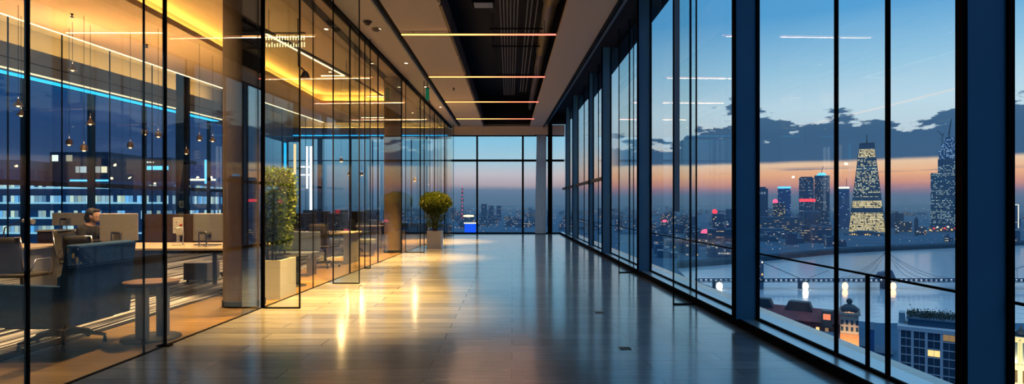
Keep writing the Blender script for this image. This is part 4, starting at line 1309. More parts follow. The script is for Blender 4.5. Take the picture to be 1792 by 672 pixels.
MB().box(-w * .94, 0, h - 7, w * .94, d, h - 1).build('crown', M['glow_white'], r)
MB().tube([(w * .6, 20, h), (w * .6, 20, h + 24)], .7, 6).build('antenna', M['mast'], r)
tower('office_block', 'long low office block with rows of lit windows below the dark towers', 1322, 1405, 380, 1490, 40, 'strip')
tower('office_block', 'lower stepped block in front of the long office block', 1326, 1372, 400, 1350, 40, 'strip')
# the tapering landmark tower
D = 1520
r = thing('pyramid_tower', 'tall tapering tower with brightly lit yellow floors and a spire', 'tower', (XA(1517, D), D, GZ), rz=-math.atan2(XA(1517, D), D))
FOOT.append((XA(1482, D), XA(1553, D), D - 10, D + 110))
def tier(nm, y0, y1, mt, grow=0.0):
    def hw(py): return (33.5 - (403 - py) * (33.5 - 13.0) / (403 - 252)) * D / 1000 * .80 + grow
    z0, z1 = ZA(y0, D) - GZ, ZA(y1, D) - GZ
    a, b_ = hw(y0), hw(y1)
    MB().add([(-a, -a, z0), (a, -a, z0), (a, a, z0), (-a, a, z0), (-b_, -b_, z1), (b_, -b_, z1), (b_, b_, z1), (-b_, b_, z1)],
             [(0, 3, 2, 1), (4, 5, 6, 7), (0, 1, 5, 4), (1, 2, 6, 5), (2, 3, 7, 6), (3, 0, 4, 7)]).build(nm, FA[mt] if mt in FA else M[mt], r)
    return a, b_, z0, z1
tier('lit_base', 405, 372, 'pyr_low')
tier('dark_band', 372, 364, 'slate', .3)
tier('lit_shaft', 364, 351, 'pyr_low')
tier('dark_band', 351, 345, 'slate', .3)
tier('shaft', 345, 276, 'pyramid')
tier('lit_top', 276, 262, 'pyr_low')
a, b_, z0, z1 = tier('cap', 262, 252, 'slate')
MB().box(-b_ - 1, -b_ - 1, z1, b_ + 1, b_ + 1, z1 + 1.5).build('cap_edge', M['glow_cyan'] if False else M['steel'], r)
MB().tube([(0, 0, z1), (0, 0, z1 + 14), (0, 0, z1 + 28)], [1.8, 1.2, .5], 8).build('spire', M['mast'], r)
ed = []
for sx in (-1, 1):
    A = 33.5 * D / 1000 * .80 + .4; B = 13.0 * D / 1000 * .80 + .4
    MB().tube([(sx * A, -A, 0), (sx * B, -B, ZA(252, D) - GZ)], .7, 6).build('corner_edge', M['slate'], r)
r, w, h, d = tower('pavilion', 'low curved pavilion with warm lights at the foot of the pyramid tower', 1476, 1553, 413, 1330, 60, 'dark')
MB().prism_y([(-w, h), (w, h), (w * .7, h + 7), (w * .2, h + 11), (-w * .3, h + 11), (-w * .8, h + 5)], 1, 59).build('roof', M['slate'], r)
for k in range(14):
    MB().ball((-w * .7 + k * w * .1, -1, h * .45 + 3 * math.sin(k)), 1.6, nu=6, nv=4).build('lamp', M['glow_warm'], r)
# tower under construction with cranes
D = 1500
r, w, h, d = tower('construction_tower', 'stepped lit tower under construction with two cranes on top', 1628, 1690, 302, D, 60, 'site')
cth = math.cos(r.rotation_euler.z)
def LX(px): return (XA(px, D) - r.location.x) * cth
steps = [(1641, 302, 278), (1643, 278, 262), (1647, 262, 250), (1652, 250, 240)]
for px, ya, yb2 in steps:
    MB().box(LX(px), 4, ZA(ya, D) - GZ, w - 2, d - 4, ZA(yb2, D) - GZ).build('upper_stage', FA['crown'] if ya < 300 else FA['site'], r)
for bx, by, tx, ty, bw in ((1649, 242, 1640, 226, .9), (1661, 240, 1665, 206, 1.3)):
    c = MB()
    X0, X1 = LX(bx), LX(tx)
    z0, zt = ZA(by, D) - GZ - 8, ZA(ty, D) - GZ
    for q in (-2, 2):
        c.tube([(X0 + q * .6, 28 + q, z0), (X0 + q * .6, 28 + q, z0 + 22)], bw * .6, 4)
        c.tube([(X0 + q * .6, 28 + q, z0 + 20), (X1, 28, zt)], bw * .5, 4)
    for k in range(6):
        f = k / 6
        c.tube([(X0 + (X1 - X0) * f - 1.5, 27, z0 + 20 + (zt - z0 - 20) * f), (X0 + (X1 - X0) * (f + .12) + 1.5, 29, z0 + 20 + (zt - z0 - 20) * (f + .12))], .4, 4)
    c.tube([(X0, 28, z0 + 20), (X0 + (X0 - X1) * .35, 28, z0 + 24)], bw, 4)
    c.build('crane', M['mast'], r)
MB().ball((LX(1660), 20, ZA(243, D) - GZ), 4).build('work_light', M['glow_warm'], r)
MB().box(-w - 4, -6, 0, w + 10, -1, 14).build('lit_podium', FA['warm'], r)
for k in range(12):
    MB().ball((-w + k * 7.5, -8, 4 + (k * 37 % 11)), 2.2, nu=6, nv=4).build('lamp', (M['glow_warm'], M['glow_red'], M['glow_white'])[k % 3], r)
r, w, h, d = tower('office_tower', 'dark slab tower outlined in white light beyond the widest pier', 1763, 1783, 359, 1700, 40, 'dark')
for q in (-w, w - 2, -1):
    MB().box(q, -1.5, 2, q + 2, -.2, h).build('light_line', M['glow_white'], r)
MB().box(-w, -1.5, h, w, -.2, h + 2).build('light_line', M['glow_white'], r)
MB().tube([(-w * .4, 5, h), (-w * .4, 5, h + 12)], .7, 5).build('antenna', M['mast'], r)
r, w, h, d = tower('tower_block', 'pale slim tower block right of the pyramid tower, taller of two', 1567, 1573, 373, 1420, 20, 'pale'); roofbox(r, w, h, d, .5, 4, M['slate'])
r, w, h, d = tower('tower_block', 'pale slim tower block between pyramid tower and construction tower, shorter of two', 1600, 1607, 383, 1300, 20, 'pale'); roofbox(r, w, h, d, .5, 4, M['slate'])
r, w, h, d = tower('office_block', 'mid-rise block with scattered warm windows beside the pyramid tower', 1572, 1596, 388, 1500, 30, 'warm')
r, w, h, d = tower('office_block', 'brightly lit low block in front of the construction tower', 1607, 1622, 397, 1350, 30, 'warm')
# red domes and lights
for px, py, rad, D, lab in ((1236, 408, 9, 980, 'pink glowing dome among the dark roofs'), (1163, 388, 5, 1080, 'pink glowing dome close to the glass fin, smaller of two')):
    r = thing('domed_hall', lab, 'building', (XA(px, D), D, GZ))
    FOOT.append((XA(px, D) - rad * 2, XA(px, D) + rad * 2, D - rad * 2, D + rad * 2))
    zt = ZA(py, D) - GZ
    MB().lathe([(rad * 1.5, 0), (rad * 1.5, zt)], n=24).build('drum', FA['mixed'], r)
    MB().lathe([(rad, zt), (rad * .95, zt + rad * .3), (rad * .7, zt + rad * .6), (rad * .3, zt + rad * .75)], n=24).build('dome', M['glow_pink'], r)
r, w, h, d = tower('office_block', 'dark block with a red roof beacon beyond the middle window', 1247, 1268, 374, 1150, 40, 'mixed')
MB().ball((-w + 4, 4, h + 4), 5).build('beacon', M['glow_red'], r)
r, w, h, d = tower('office_block', 'dark slab block with flat roof beside the red beacon block', 1270, 1290, 366, 1500, 40, 'dark')

# view through the end window
M['mast_red'] = mat('red_mast_paint', (.35, .05, .04), .6); M['mast_white'] = mat('white_mast_paint', (.5, .5, .5), .6)
D = 2000
r = thing('radio_mast', 'red and white lattice radio mast seen through the corridor end window', 'mast', (XA(809, D), D, GZ))
FOOT.append((XA(809, D) - 15, XA(809, D) + 15, D - 15, D + 15))
H0, H1 = 0, ZA(328, D) - GZ
for k in range(10):
    za, zb = H1 * k / 10, H1 * (k + 1) / 10
    ra, rb = 7 * (1 - za / H1) + 1.5, 7 * (1 - zb / H1) + 1.5
    c = MB()
    for a in range(4):
        ca, sa, cb, sb = math.cos(PI / 4 + a * PI / 2), math.sin(PI / 4 + a * PI / 2), math.cos(PI / 4 + (a + 1) * PI / 2), math.sin(PI / 4 + (a + 1) * PI / 2)
        c.tube([(ra * ca, ra * sa, za), (rb * ca, rb * sa, zb)], .8, 4); c.tube([(ra * ca, ra * sa, za), (rb * cb, rb * sb, zb)], .5, 4)
    c.build('lattice_section', M['mast_red'] if k % 2 == 0 else M['mast_white'], r)
    MB().ball((0, -rb, zb), 1.7, nu=6, nv=4).build('beacon', M['glow_red'], r)
r, w, h, d = tower('billboard_hall', 'hall with a bright blue front seen low in the corridor end window', 813, 833, 392, 620, 20, 'dark')
MB().box(-w, -.6, 8, w, -.1, h).build('blue_screen', M['glow_blue'], r)
for k in range(7):
    MB().ball((-w + k * w / 3.2, 0, h + 1), .9, nu=6, nv=4).build('lamp', M['glow_white'], r)
for i, (px0, px1, yt) in enumerate(((842, 852, 357), (855, 864, 360), (869, 877, 360))):
    tower('tower_block', ('rounded dark tower in the corridor end window, broadest of three', 'middle dark tower of three in the corridor end window', 'dark tower closest to the centre mullion of the end window')[i], px0, px1, yt, 2500, 40, 'dark')
r = thing('floodlight_mast', 'blazing floodlight over the streets in the corridor end window', 'floodlight', (XA(820, 1200), 1200, GZ))
FOOT.append((XA(808, 1200), XA(832, 1200), 1190, 1215))
M['flood'] = emit('floodlight', (1, .66, .26), 3.2, False)
for k in range(5):
    q = -8 + k * 4
    MB().ball((q, 0, ZA(378, 1200) - GZ), (3.4, 1, 2.6 - abs(k - 2) * .4)).build('lamp', M['flood'], r)
MB().box(-14, .5, ZA(378, 1200) - GZ - 5, 14, 1.2, ZA(378, 1200) - GZ - 3.6).build('crossbar', M['mast'], r)
for q in (-8, 8):
    MB().tube([(q, 1, 0), (q, 1, ZA(378, 1200) - GZ)], .8, 6).build('leg', M['mast'], r)
M['pale_concrete'] = mat('pale_concrete', (.62, .56, .54), .7, var=.05, vscale=.2)

# ------------------------------------------------------------------ bridges
def bridge(name, label, x0, x1, D, z, pylons, piers, lamps):
    r = thing(name, label, 'bridge', (0, D, GZ))
    zz = z - GZ
    MB().box(x0, 0, zz, x1, 9, zz + .9).build('deck', M['slate'], r)
    tr = MB()
    tr.box(x0, -.5, zz + 2.1, x1, .0, zz + 2.5); tr.box(x0, -.5, zz - .9, x1, .0, zz - .5)
    k = x0
    while k < x1:
        tr.box(k, -.4, zz - .8, k + .7, -.1, zz + 2.2); k += 4.2
    tr.build('truss', M['bank'], r)
    lm = MB(); k = x0 + 2
    rr = random.Random(5)
    while k < x1:
        lm.ball((k, -.8, zz + 1.2 + rr.uniform(-.2, .2)), rr.uniform(.35, .62), nu=6, nv=4); k += 4.2
    tag(lm.build('lamp_row', emit('bridge_lamp', (.80, .88, 1.0), .9, False), r), kind='stuff')
    for px in piers:
        x = XA(px, D)
        MB().box(x - 2.5, .5, 0, x + 2.5, 8.5, zz).build('pier', M['slate'], r)
    for px, col in lamps:
        x = XA(px, D)
        MB().ball((x, -1.5, 3.0), (2.6, 1.0, 3.4)).build('lamp', col, r)
    return r, zz
M['glow_arch'] = emit('arch_lamp', (1, .82, .62), 6.0, True)
M['glow_amber'] = emit('amber_arch_lamp', (1, .58, .26), 3.0, True)
D = 480
r, zz = bridge('truss_bridge', 'long lit truss bridge with suspension cables crossing the river', XA(1222, D), XA(1900, D), D, ZA(491, D) - .6, [], [1258, 1410, 1556, 1700],
               [(1258, M['glow_arch']), (1408, M['glow_arch']), (1477, M['glow_amber']), (1561, M['glow_amber'])])
xp = XA(1556, D)
zt = ZA(441, D) - GZ
MB().tube([(xp, 4, 0), (xp, 4, zz + 3), (xp, 4, zt)], [1.6, 1.2, .6], 10).build('mast', M['pale_concrete'], r)
MB().prism_y([(xp - 10, zz), (xp + 8, zz), (xp + 4, zz + 9), (xp - 5, zz + 7)], 2, 7).build('pylon_base', M['slate'], r)
for k, px in enumerate((1600, 1624, 1648, 1672, 1512, 1490, 1468)):
    x = XA(px, D)
    pts = [(xp + (x - xp) * f, 4 + (1 if k % 2 else -1) * 2 * f, zt - (zt - zz - 2) * (1 - (1 - f) ** 1.7)) for f in (0, .2, .4, .6, .8, 1)]
    MB().tube(pts, .16, 4).build('cable', M['steel'], r)
xl = XA(1329, D)
MB().box(xl - 3.6, 0, 0, xl + 3.6, 7, ZA(456, D) - GZ).build('gate_tower', M['slate'], r)
MB().tube([(xl + 3, 3, ZA(459, D) - GZ), (XA(1370, D), 1, ZA(474, D) - GZ), (XA(1402, D), 0, zz + 2)], .28, 5).build('cable', M['mast'], r)
MB().tube([(XA(1418, D), 1, zz + 3), (XA(1452, D), 1, ZA(473, D) - GZ)], .4, 5).build('cable', M['pale_concrete'], r)
for k in range(6):
    MB().ball((xl - 3 + (k % 3) * 2.6, -.4, 6 + k * 3.4), .8, nu=6, nv=4).build('lamp', (M['glow_warm'], M['glow_white'])[k % 2], r)
D = 640
r = thing('road_bridge', 'curving lit road bridge seen past the widest pier', 'bridge', (0, D, GZ))
pts = [(XA(px, D), (px - 1690) * .5, ZA(py, D) - GZ) for px, py in ((1690, 476), (1720, 468), (1745, 462), (1770, 455), (1792, 449), (1830, 443))]
for a, b2 in zip(pts, pts[1:]):
    pass
dk = MB()
for (a, b2) in zip(pts, pts[1:]):
    dk.add([(a[0], a[1], a[2] - 2.2), (b2[0], b2[1], b2[2] - 2.2), (b2[0], b2[1] + 10, b2[2] - 2.2), (a[0], a[1] + 10, a[2] - 2.2),
            (a[0], a[1], a[2]), (b2[0], b2[1], b2[2]), (b2[0], b2[1] + 10, b2[2]), (a[0], a[1] + 10, a[2])], [(0, 3, 2, 1), (4, 5, 6, 7), (0, 1, 5, 4), (1, 2, 6, 5), (2, 3, 7, 6), (3, 0, 4, 7)])
dk.build('deck', M['slate'], r)
for q in pts[1:]:
    MB().box(q[0] - 2, q[1] + 1, 0, q[0] + 2, q[1] + 9, q[2] - 2.2).build('pier', M['slate'], r)
    MB().ball((q[0] + 6, q[1] - 1, q[2] - 6), (2.0, .6, 3.6)).build('lamp', M['glow_warm'], r)
    MB().ball((q[0], q[1] - 1, q[2] + 2.5), 1.0, nu=6, nv=4).build('lamp', M['glow_white'], r)
r = thing('arch_bridge', 'bright low arch span over the water past the widest pier', 'bridge', (0, 520, GZ))
ar = [(XA(px, 520), 0, ZA(py, 520) - GZ) for px, py in ((1744, 489), (1752, 483), (1765, 475), (1780, 469), (1800, 464), (1830, 461))]
MB().tube(ar, .6, 6).build('arch', M['pale_concrete'], r)
MB().box(ar[0][0], -2, ZA(498, 520) - GZ, ar[-1][0], 6, ZA(496, 520) - GZ).build('deck', M['slate'], r)
for q in ar[1:]:
    MB().tube([q, (q[0], 0, ZA(497, 520) - GZ)], .25, 4).build('hanger', M['steel'], r)
for q in ar[1::2]:
    MB().box(q[0] - 1.5, -1, 0, q[0] + 1.5, 5, ZA(498, 520) - GZ).build('pier', M['slate'], r)
MB().ball((XA(1758, 520), -3, 3), (2.6, .8, 4.5)).build('lamp', M['glow_arch'], r)

# ------------------------------------------------------------------ near bank below the windows
M['red_roof'] = mat('dull_red_roof', (.30, .09, .10), .8, var=.3, vscale=.3)
M['brick_red'] = mat('dark_red_brick', (.24, .06, .075), .85, var=.25, vscale=.4)
M['stone'] = mat('sandstone', (.56, .46, .37), .8, var=.15, vscale=.4)
M['stone_warm'] = mat('orange_sandstone', (.62, .28, .14), .8, var=.15)
M['dome'] = mat('dark_lead_dome', (.045, .06, .08), .55)
M['cream_stone'] = mat('cream_stone', (.52, .50, .36), .75, var=.1, vscale=.3)
M['win_dark'] = mat('dark_window', (.03, .07, .12), .25)
M['win_lit'] = emit('lit_window', (1, .66, .24), 1.1, False)
M['win_dim'] = emit('dim_lit_window', (.9, .55, .25), .28, False)
M['concrete_lt'] = mat('pale_concrete_grid', (.62, .68, .74), .7, var=.06, vscale=.2)
M['tree'] = leaf_mat('roof_tree_leaf', (.012, .026, .018), (.03, .055, .03))

# modern white grid building with roof garden
D = 220
r = thing('office_building', 'modern pale grid-fronted office building with a garden on its roof', 'building', (XA(1572, D), D, GZ), rz=-.62)
FOOT.append((XA(1560, D), XA(1760, D), D - 40, D + 40))
Wd, Hh = 26.85, ZA(572, D) - GZ
MB().box(.5, .5, 0, Wd - .5, 26, Hh).build('body', M['win_dark'], r)
bays = [0, 4.0, 8.3, 12.9, 17.3, 21.7, 26.0]
for q in bays:
    MB().box(q, -.15, 0, q + .85, .5, Hh - 1.0).build('pilaster', M['concrete_lt'], r)
MB().box(-.3, -.35, Hh - 1.0, Wd + .3, 26.3, Hh + .5).build('parapet', M['concrete_lt'], r)
k = 1
z = Hh - 1.0 - 3.15
while z > 0:
    MB().box(.5, .1, z, Wd, .5, z + .35).build('spandrel', M['concrete_lt'], r)
    z -= 3.15
lit = {(2, 2): 'win_lit', (3, 0): 'win_dim'}
for bi in range(6):
    for fi in range(7):
        z1 = Hh - 1.05 - fi * 3.15; z0 = z1 - 2.75
        if z0 < .3: continue
        mt = lit.get((bi, fi), 'win_dark')
        wv = MB().box(bays[bi] + .9, .30, z0 + (.3 if mt != 'win_dark' else .1), bays[bi + 1] - .05, .42, z1 - .2)
        o = wv.build('window', M[mt], r)
        MB().box((bays[bi] + bays[bi + 1]) / 2 + .40, .22, z0, (bays[bi] + bays[bi + 1]) / 2 + .50, .30, z1).build('glazing_bar', M['concrete_lt'], o)
MB().box(3.0, 4, Hh + .5, 24, 20, Hh + 2.9).build('penthouse', mat('blue_glazing', (.02, .09, .17), .3), r)
MB().box(2.5, 3.5, Hh + 2.9, 24.5, 20.5, Hh + 3.3).build('penthouse_roof', M['slate'], r)
gb = MB()
rg2 = random.Random(4)
for k in range(1900):
    x = rg2.uniform(2.6, 24.4); y = rg2.uniform(3.6, 20)
    z = Hh + 3.3 + abs(rg2.gauss(0, .7)) * (1 + .6 * mnoise.noise((x * .4, y * .4, 0)))
    leaf(gb, Vector((x, y, z)), Vector((rg2.uniform(-1, 1), rg2.uniform(-1, 1), rg2.uniform(0, 1.2))), rg2.uniform(.4, .8), rg2)
gb.build('roof_garden_foliage', M['tree'], r)
MB().box(-.0, 6, Hh + .5, 2.0, 12, Hh + 4.6).build('glass_lift', mat('pale_glazing', (.20, .34, .42), .3), r)
# clock tower
D = 262
r = thing('clock_tower', 'sandstone tower with dark dome and ball finial on the near river bank', 'tower', (XA(1486.5, D), D, GZ), rz=-.53)
FOOT.append((XA(1468, D), XA(1505, D), D, D + 10))
zz = lambda py: ZA(py, D) - GZ
hw = 3.7
MB().box(-hw, -hw, 0, hw, hw, zz(600)).build('base', M['stone'], r)
MB().box(-hw, -hw, zz(600), hw, hw, zz(582)).build('lower_stage', M['stone_warm'], r)
MB().box(-hw * .97, -hw * .97, zz(582), hw * .97, hw * .97, zz(549)).build('shaft', M['stone'], r)
MB().box(-hw - .6, -hw - .6, zz(549), hw + .6, hw + .6, zz(545)).build('cornice', M['stone'], r)
MB().lathe([(hw, zz(545)), (hw * .98, zz(540)), (hw * .8, zz(536)), (hw * .5, zz(533)), (hw * .25, zz(532)), (.8, zz(530))], n=24).build('dome', M['dome'], r)
MB().ball((0, 0, zz(527)), (1.3, 1.3, 1.35)).build('ball_finial', M['dome'], r)
for k in range(4):
    a = k * PI / 2
    MB().lathe([(.5, zz(545)), (.45, zz(542)), (.1, zz(539.5))], c=(hw * (1 if k in (0, 3) else -1), hw * (1 if k < 2 else -1)), n=8).build('pinnacle', M['stone'], r)
for row, (ya, yb2) in enumerate(((566, 558), (577, 570))):
    for k in range(4):
        x = -2.9 + k * 1.95
        MB().box(x - .5, -hw - .02, zz(ya), x + .5, -hw + .12, zz(yb2)).build('window', M['win_dark'], r)
for k in range(3):
    MB().ball((-1.4 + k * 1.3, -hw - .3, zz(546.5) + .2 * (k % 2)), (.85, .3, .75), nu=10, nv=6).build('clock_face', emit('clock_glow', (1, .50, .28), .8, False) if k == 0 else bpy.data.materials['clock_glow'], r)
lamp = bpy.data.lights.new('floodlight', 'SPOT'); lamp.energy = 16000; lamp.color = (1, .62, .30); lamp.spot_size = 1.0; lamp.shadow_soft_size = .4  # added spot that brightens the sandstone tower
lo = bpy.data.objects.new('floodlight', lamp); COL.objects.link(lo); lo.parent = r; lo.location = (0, -15, 3); lo.rotation_euler = (2.0, 0, 0)
# red brick market hall with long roof
r = thing('market_hall', 'long dark red brick hall with a dull red pitched roof by the river', 'building', (XA(1385, 318), 318, GZ), rz=-.62)
FOOT.append((XA(1402, 318) - 34, XA(1402, 318) + 34, 290, 345))
MB().box(-27, -8, 0, 27, 8, 9).build('body', M['brick_red'], r)
MB().add([(-28, -9, 9), (28, -9, 9), (28, 9, 9), (-28, 9, 9), (-28, 0, 15), (28, 0, 15)], [(0, 1, 5, 4), (2, 3, 4, 5), (1, 2, 5), (3, 0, 4), (3, 2, 1, 0)]).build('roof', M['red_roof'], r)
for k in range(12):
    MB().box(-25.5 + k * 4.3, -8.1, 4, -23.9 + k * 4.3, -7.9, 6.4).build('window', M['win_lit'] if k % 3 == 0 else M['win_dim'], r)
for x in (-16, 4):
    MB().prism_y([(x - 7, 13.0), (x + 7, 13.0), (x + 5, 18), (x - 5, 18)], -3, 3).build('roof_lantern', M['dome'], r)
MB().box(16, -9.5, 7, 21, -4, 15.5).build('gable_turret', M['dome'], r)
MB().box(16.8, -9.7, 11, 20.2, -9.5, 14).build('lit_emblem', emit('emblem_glow', (1, .25, .12), .9, False), r)
MB().tube([(-24, 0, 15), (-24, 0, 24)], .15, 5).build('flagpole', M['mast'], r)
MB().tube([(24, 0, 15), (24, 0, 26)], .15, 5).build('flagpole', M['mast'], r)
# ornate cream building past the pier
D = 224
r = thing('palace_building', 'ornate floodlit cream stone building with little domed turrets past the widest pier', 'building', (XA(1768, D), D, GZ), rz=-.66)
FOOT.append((XA(1740, D), XA(1900, D), D - 5, D + 24))
zz2 = lambda py: ZA(py, D) - GZ
X0, X1 = XA(1745, D) - XA(1768, D), XA(1850, D) - XA(1768, D)
MB().box(X0, 0, 0, X1, 16, zz2(592)).build('body', M['cream_stone'], r)
MB().box(X0 - .4, -.5, zz2(592), X1, 16, zz2(588)).build('cornice', M['cream_stone'], r)
MB().box(X0 - .3, -.4, zz2(640), X1, 0, zz2(636)).build('string_course', M['cream_stone'], r)
for k in range(7):
    x = X0 + .2 + k * 2.6
    MB().lathe([(.32, zz2(640)), (.28, zz2(594))], c=(x, -.25), n=10).build('pilaster', M['cream_stone'], r)
    MB().box(x + .75, -.06, zz2(634), x + 1.9, .1, zz2(598)).build('window', M['win_dark'], r)
    MB().box(x + .75, -.06, zz2(668), x + 1.9, .1, zz2(646)).build('window', M['win_dim'], r)
for px in (1758, 1783):
    x = XA(px, D) - XA(1768, D)
    MB().lathe([(2.4, zz2(588)), (2.3, zz2(584)), (1.7, zz2(580)), (.6, zz2(577)), (.35, zz2(573)), (.1, zz2(569))], c=(x, 3), n=16).build('turret_dome', M['dome'], r)
lamp = bpy.data.lights.new('floodlight', 'SPOT'); lamp.energy = 52000; lamp.color = (1, .80, .42); lamp.spot_size = 1.5; lamp.shadow_soft_size = .6  # added spot that brightens the cream stone front
lo = bpy.data.objects.new('floodlight', lamp); COL.objects.link(lo); lo.parent = r; lo.location = (2, -22, 4); lo.rotation_euler = (1.80, 0, 0)
# low dark buildings and yards between tower and grid building
for i, (px0, px1, yt, D, mt, lab) in enumerate(((1503, 1522, 606, 268, 'warm', 'small warmly lit gatehouse beside the sandstone tower'), (1519, 1530, 577, 240, 'blue', 'slim dark blue tower house on the near river bank'),
        (1530, 1562, 618, 270, 'dark', 'low dark hall between the gatehouse and the grid-fronted building'), (1420, 1468, 592, 285, 'strip', 'row of lit arcade shops beside the sandstone tower'), (1452, 1500, 642, 225, 'mixed', 'dark block with few lit windows under the sandstone tower'),
        (1505, 1560, 655, 205, 'mixed', 'roof of a dark block near the foot of the windows'))):
    r, w, h, d = tower('low_building', lab, px0, px1, yt, D, 12, mt)
    MB().add([(-w - .3, -.3, h), (w + .3, -.3, h), (w + .3, 12.3, h), (-w - .3, 12.3, h), (-w, 6, h + 2.2), (w, 6, h + 2.2)], [(0, 1, 5, 4), (2, 3, 4, 5), (1, 2, 5), (3, 0, 4), (3, 2, 1, 0)]).build('roof', M['slate'], r)

# ------------------------------------------------------------------ lit office blocks beyond the side windows of the office
def slab_block(name, label, px0, px1, ytop, ybot, D, mt, depth=12):
    x0, x1 = XA(px0, D), XA(px1, D)
    r = thing(name, label, 'building', ((x0 + x1) / 2, D, GZ))
    FOOT.append((x0, x1, D, D + depth))
    w, h = (x1 - x0) / 2, ZA(ytop, D) - GZ
    MB().box(-w, 0, 0, w, depth, h).build('body', FA[mt] if mt in FA else mt, r)
    return r, w, h
r, w, h = slab_block('office_building', 'glass office building with blue and yellow lit floors close outside the side windows', -30, 302, 322, 0, 55, 'west')
MB().box(-w, -.15, h - .1, w, 12, h + .25).build('roof_edge', M['slate'], r)
c = MB()
for k in range(5):
    MB().box(-w, -.12, h - .45 - k * 1.45, w * (.35, .9, .55, .8, .6)[k], -.02, h - .30 - k * 1.45).build('light_strip', emit('blue_white_strip', (.35, .75, 1.0), .75, False) if k == 0 else bpy.data.materials['blue_white_strip'], r)
FA['farwest'] = facade('facade_farwest', (.012, .035, .08), (.014, .05, .11), (1.0, .82, .45), 2.6, 1.6, .55, .9, (.7, .9, 1.0), .6, (.25, .8), (.05, .95))
r, w, h = slab_block('office_building', 'dark office building with a bright yellow top floor farther out, left of the pendants', 88, 190, 266, 0, 130, mat('night_blue_wall', (.014, .03, .065), .5))
MB().box(-w + .1, -.3, h - 2.6, w * .25, -.02, h - .2).build('lit_floor', FA['farwest'], r)
MB().box(-w * .1, -.3, h - 5.3, w * .95, -.02, h - 2.7).build('lit_floor', FA['farwest'], r)
MB().box(-w * .3, -.3, h - 7.2, w, -.02, h - 6.3).build('light_strip', M['glow_cyan'], r)
r, w, h = slab_block('office_building', 'dark office building with blue light bands farther out, behind the bell-shaped pendants', 198, 300, 276, 0, 150, bpy.data.materials['night_blue_wall'])
MB().box(-w + .1, -.3, h - 1.4, w * .4, -.02, h - .4).build('lit_floor', FA['farwest'], r)
MB().box(-w * .2, -.3, h - 3.2, w * .9, -.02, h - 2.2).build('light_strip', M['glow_cyan'], r)
r, w, h = slab_block('office_building', 'dark building with bright blue vertical light beside the dark square column', 326, 400, 288, 0, 120, FA['blue'])
MB().box(w * -.1, -.3, h * .55, w * .02, -.02, h + 1).build('light_column', M['glow_cyan'], r)
MB().box(-w, -.3, h - 3.4, w * .4, -.02, h - 3.0).build('light_strip', M['glow_white'], r)
slab_block('office_building', 'dark building with lit windows behind the first thick glass post', -20, 40, 280, 0, 125, 'mixed')

# ------------------------------------------------------------------ the mass of smaller blocks
rg3 = random.Random(21)
def in_river(x, y):
    px, inside = poly, False
    j = len(px) - 1
    for i in range(len(px)):
        if (px[i][1] > y) != (px[j][1] > y) and x < (px[j][0] - px[i][0]) * (y - px[i][1]) / (px[j][1] - px[i][1]) + px[i][0]:
            inside = not inside
        j = i
    return inside
zones = [('blocks seen through the office end window', 545, 770, 366, 398, 34, 'low dark city block with lit windows seen through the office end window'),
         ('blocks seen through the corridor end window', 775, 962, 367, 400, 52, 'low dark city block with lit windows seen through the corridor end window'),
         ('blocks seen past the far window piers', 985, 1140, 368, 410, 44, 'low dark city block with lit windows seen between the far window piers'),
         ('blocks before the river bend', 1140, 1300, 370, 452, 56, 'dark city block with lit windows near the river bend'),
         ('blocks across the river', 1300, 1480, 372, 432, 36, 'dark low block with lit windows across the river, below the tower cluster'),
         ('blocks behind the landmark towers', 1555, 1900, 370, 425, 50, 'dark low block with lit windows on the far shore past the pyramid tower')]
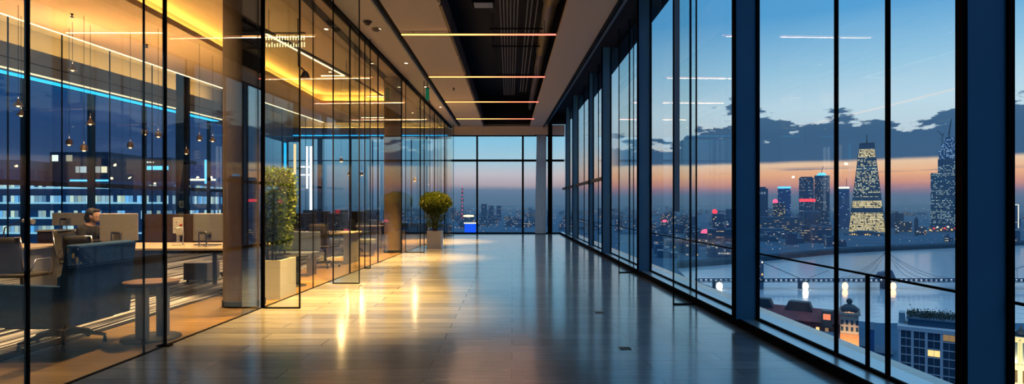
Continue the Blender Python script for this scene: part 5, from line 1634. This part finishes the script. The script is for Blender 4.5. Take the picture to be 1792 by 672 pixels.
for grp, p0, p1, y0, y1, n, lab in zones:
    made = 0
    proto = {}
    tries = 0
    while made < n and tries < 2000:
        tries += 1
        py = y0 + (y1 - y0) * rg3.random() ** 1.25
        px = rg3.uniform(p0, p1)
        x, y = gp(px, py)
        wd = rg3.uniform(14, 46) * (1 if y < 2500 else 1.8); dp = rg3.uniform(14, 30)
        hh = rg3.uniform(7, 22) if rg3.random() < .8 else rg3.uniform(24, 46)
        if y > 1500: hh *= 1.3
        if in_river(x, y) or in_river(x + wd, y) or in_river(x - wd, y + dp) or in_river(x, y - 20):
            continue
        if not free(x - wd / 2, x + wd / 2, y, y + dp): continue
        r = thing('city_block', lab, 'building', (x, y, GZ), rz=-math.atan2(x, y) * rg3.uniform(.3, 1.1), group=grp)
        b = MB()
        if rg3.random() < .5:
            b.box(-wd / 2, 0, 0, wd / 2, dp, hh)
        else:
            b.box(-wd / 2, 0, 0, wd * .1, dp, hh); b.box(wd * .1, 1, 0, wd / 2, dp - 1, hh * .7)
        b.build('body', FA[rg3.choice(('dark', 'mixed', 'mixed', 'dark', 'strip', 'warm'))], r)
        MB().box(-wd * .2, dp * .3, hh, wd * .05, dp * .7, hh + 2.5).build('roof_plant', M['slate'], r)
        made += 1
# street lamps and lit windows too small and many to count
for nm, mt, n, seed in (('street_lights', 'glow_warm', 900, 1), ('street_lights', 'glow_white', 420, 2), ('street_lights', 'glow_cyan', 160, 3), ('street_lights', 'glow_red', 90, 4)):
    rr = random.Random(seed * 13)
    mb = MB(); k = 0; tries = 0
    while k < n and tries < n * 12:
        tries += 1
        px = rr.uniform(545, 1900); py = 364.5 + 88 * rr.random() ** 2.1
        if px < 985: py = 364.5 + 44 * rr.random() ** 1.7
        x, y = gp(px, py)
        if in_river(x, y): continue
        ok = True
        for a, b2, c, d in FOOT:
            if a - 14 < x < b2 + 14 and c - 18 < y < d + 18: ok = False; break
        if not ok: continue
        s = max(.4, y / 1000 * rr.choice((.25, .35, .45, .7)))
        z = GZ + rr.uniform(5, 14)
        mb.add([(x - s, y, z), (x, y - s, z), (x + s, y, z), (x, y + s, z), (x, y, z + s), (x, y, z - s)], [(0, 1, 4), (1, 2, 4), (2, 3, 4), (3, 0, 4), (1, 0, 5), (2, 1, 5), (3, 2, 5), (0, 3, 5)])
        k += 1
    o = mb.build(nm, M[mt])
    tag(o, {'glow_warm': 'scattered amber street lights of the whole city', 'glow_white': 'scattered white street lights of the whole city', 'glow_cyan': 'scattered blue lights of the whole city', 'glow_red': 'scattered red lights of the whole city'}[mt], 'city lights', kind='stuff')
# ------------------------------------------------------------------ evening haze over the city
m, t, out = newmat('evening_haze')
vs_ = t.node('ShaderNodeVolumeScatter')
t.put(vs_.inputs['Color'], (.86, .93, 1.0)); vs_.inputs['Density'].default_value = .00013; vs_.inputs['Anisotropy'].default_value = .2
t.l.new(vs_.outputs[0], out.inputs['Volume'])
hz = MB().box(-6000, 560, GZ + .5, 7000, 12000, 170)
tag(hz.build('evening_haze', m), 'thin blue evening haze lying over the distant city', None, kind='structure')
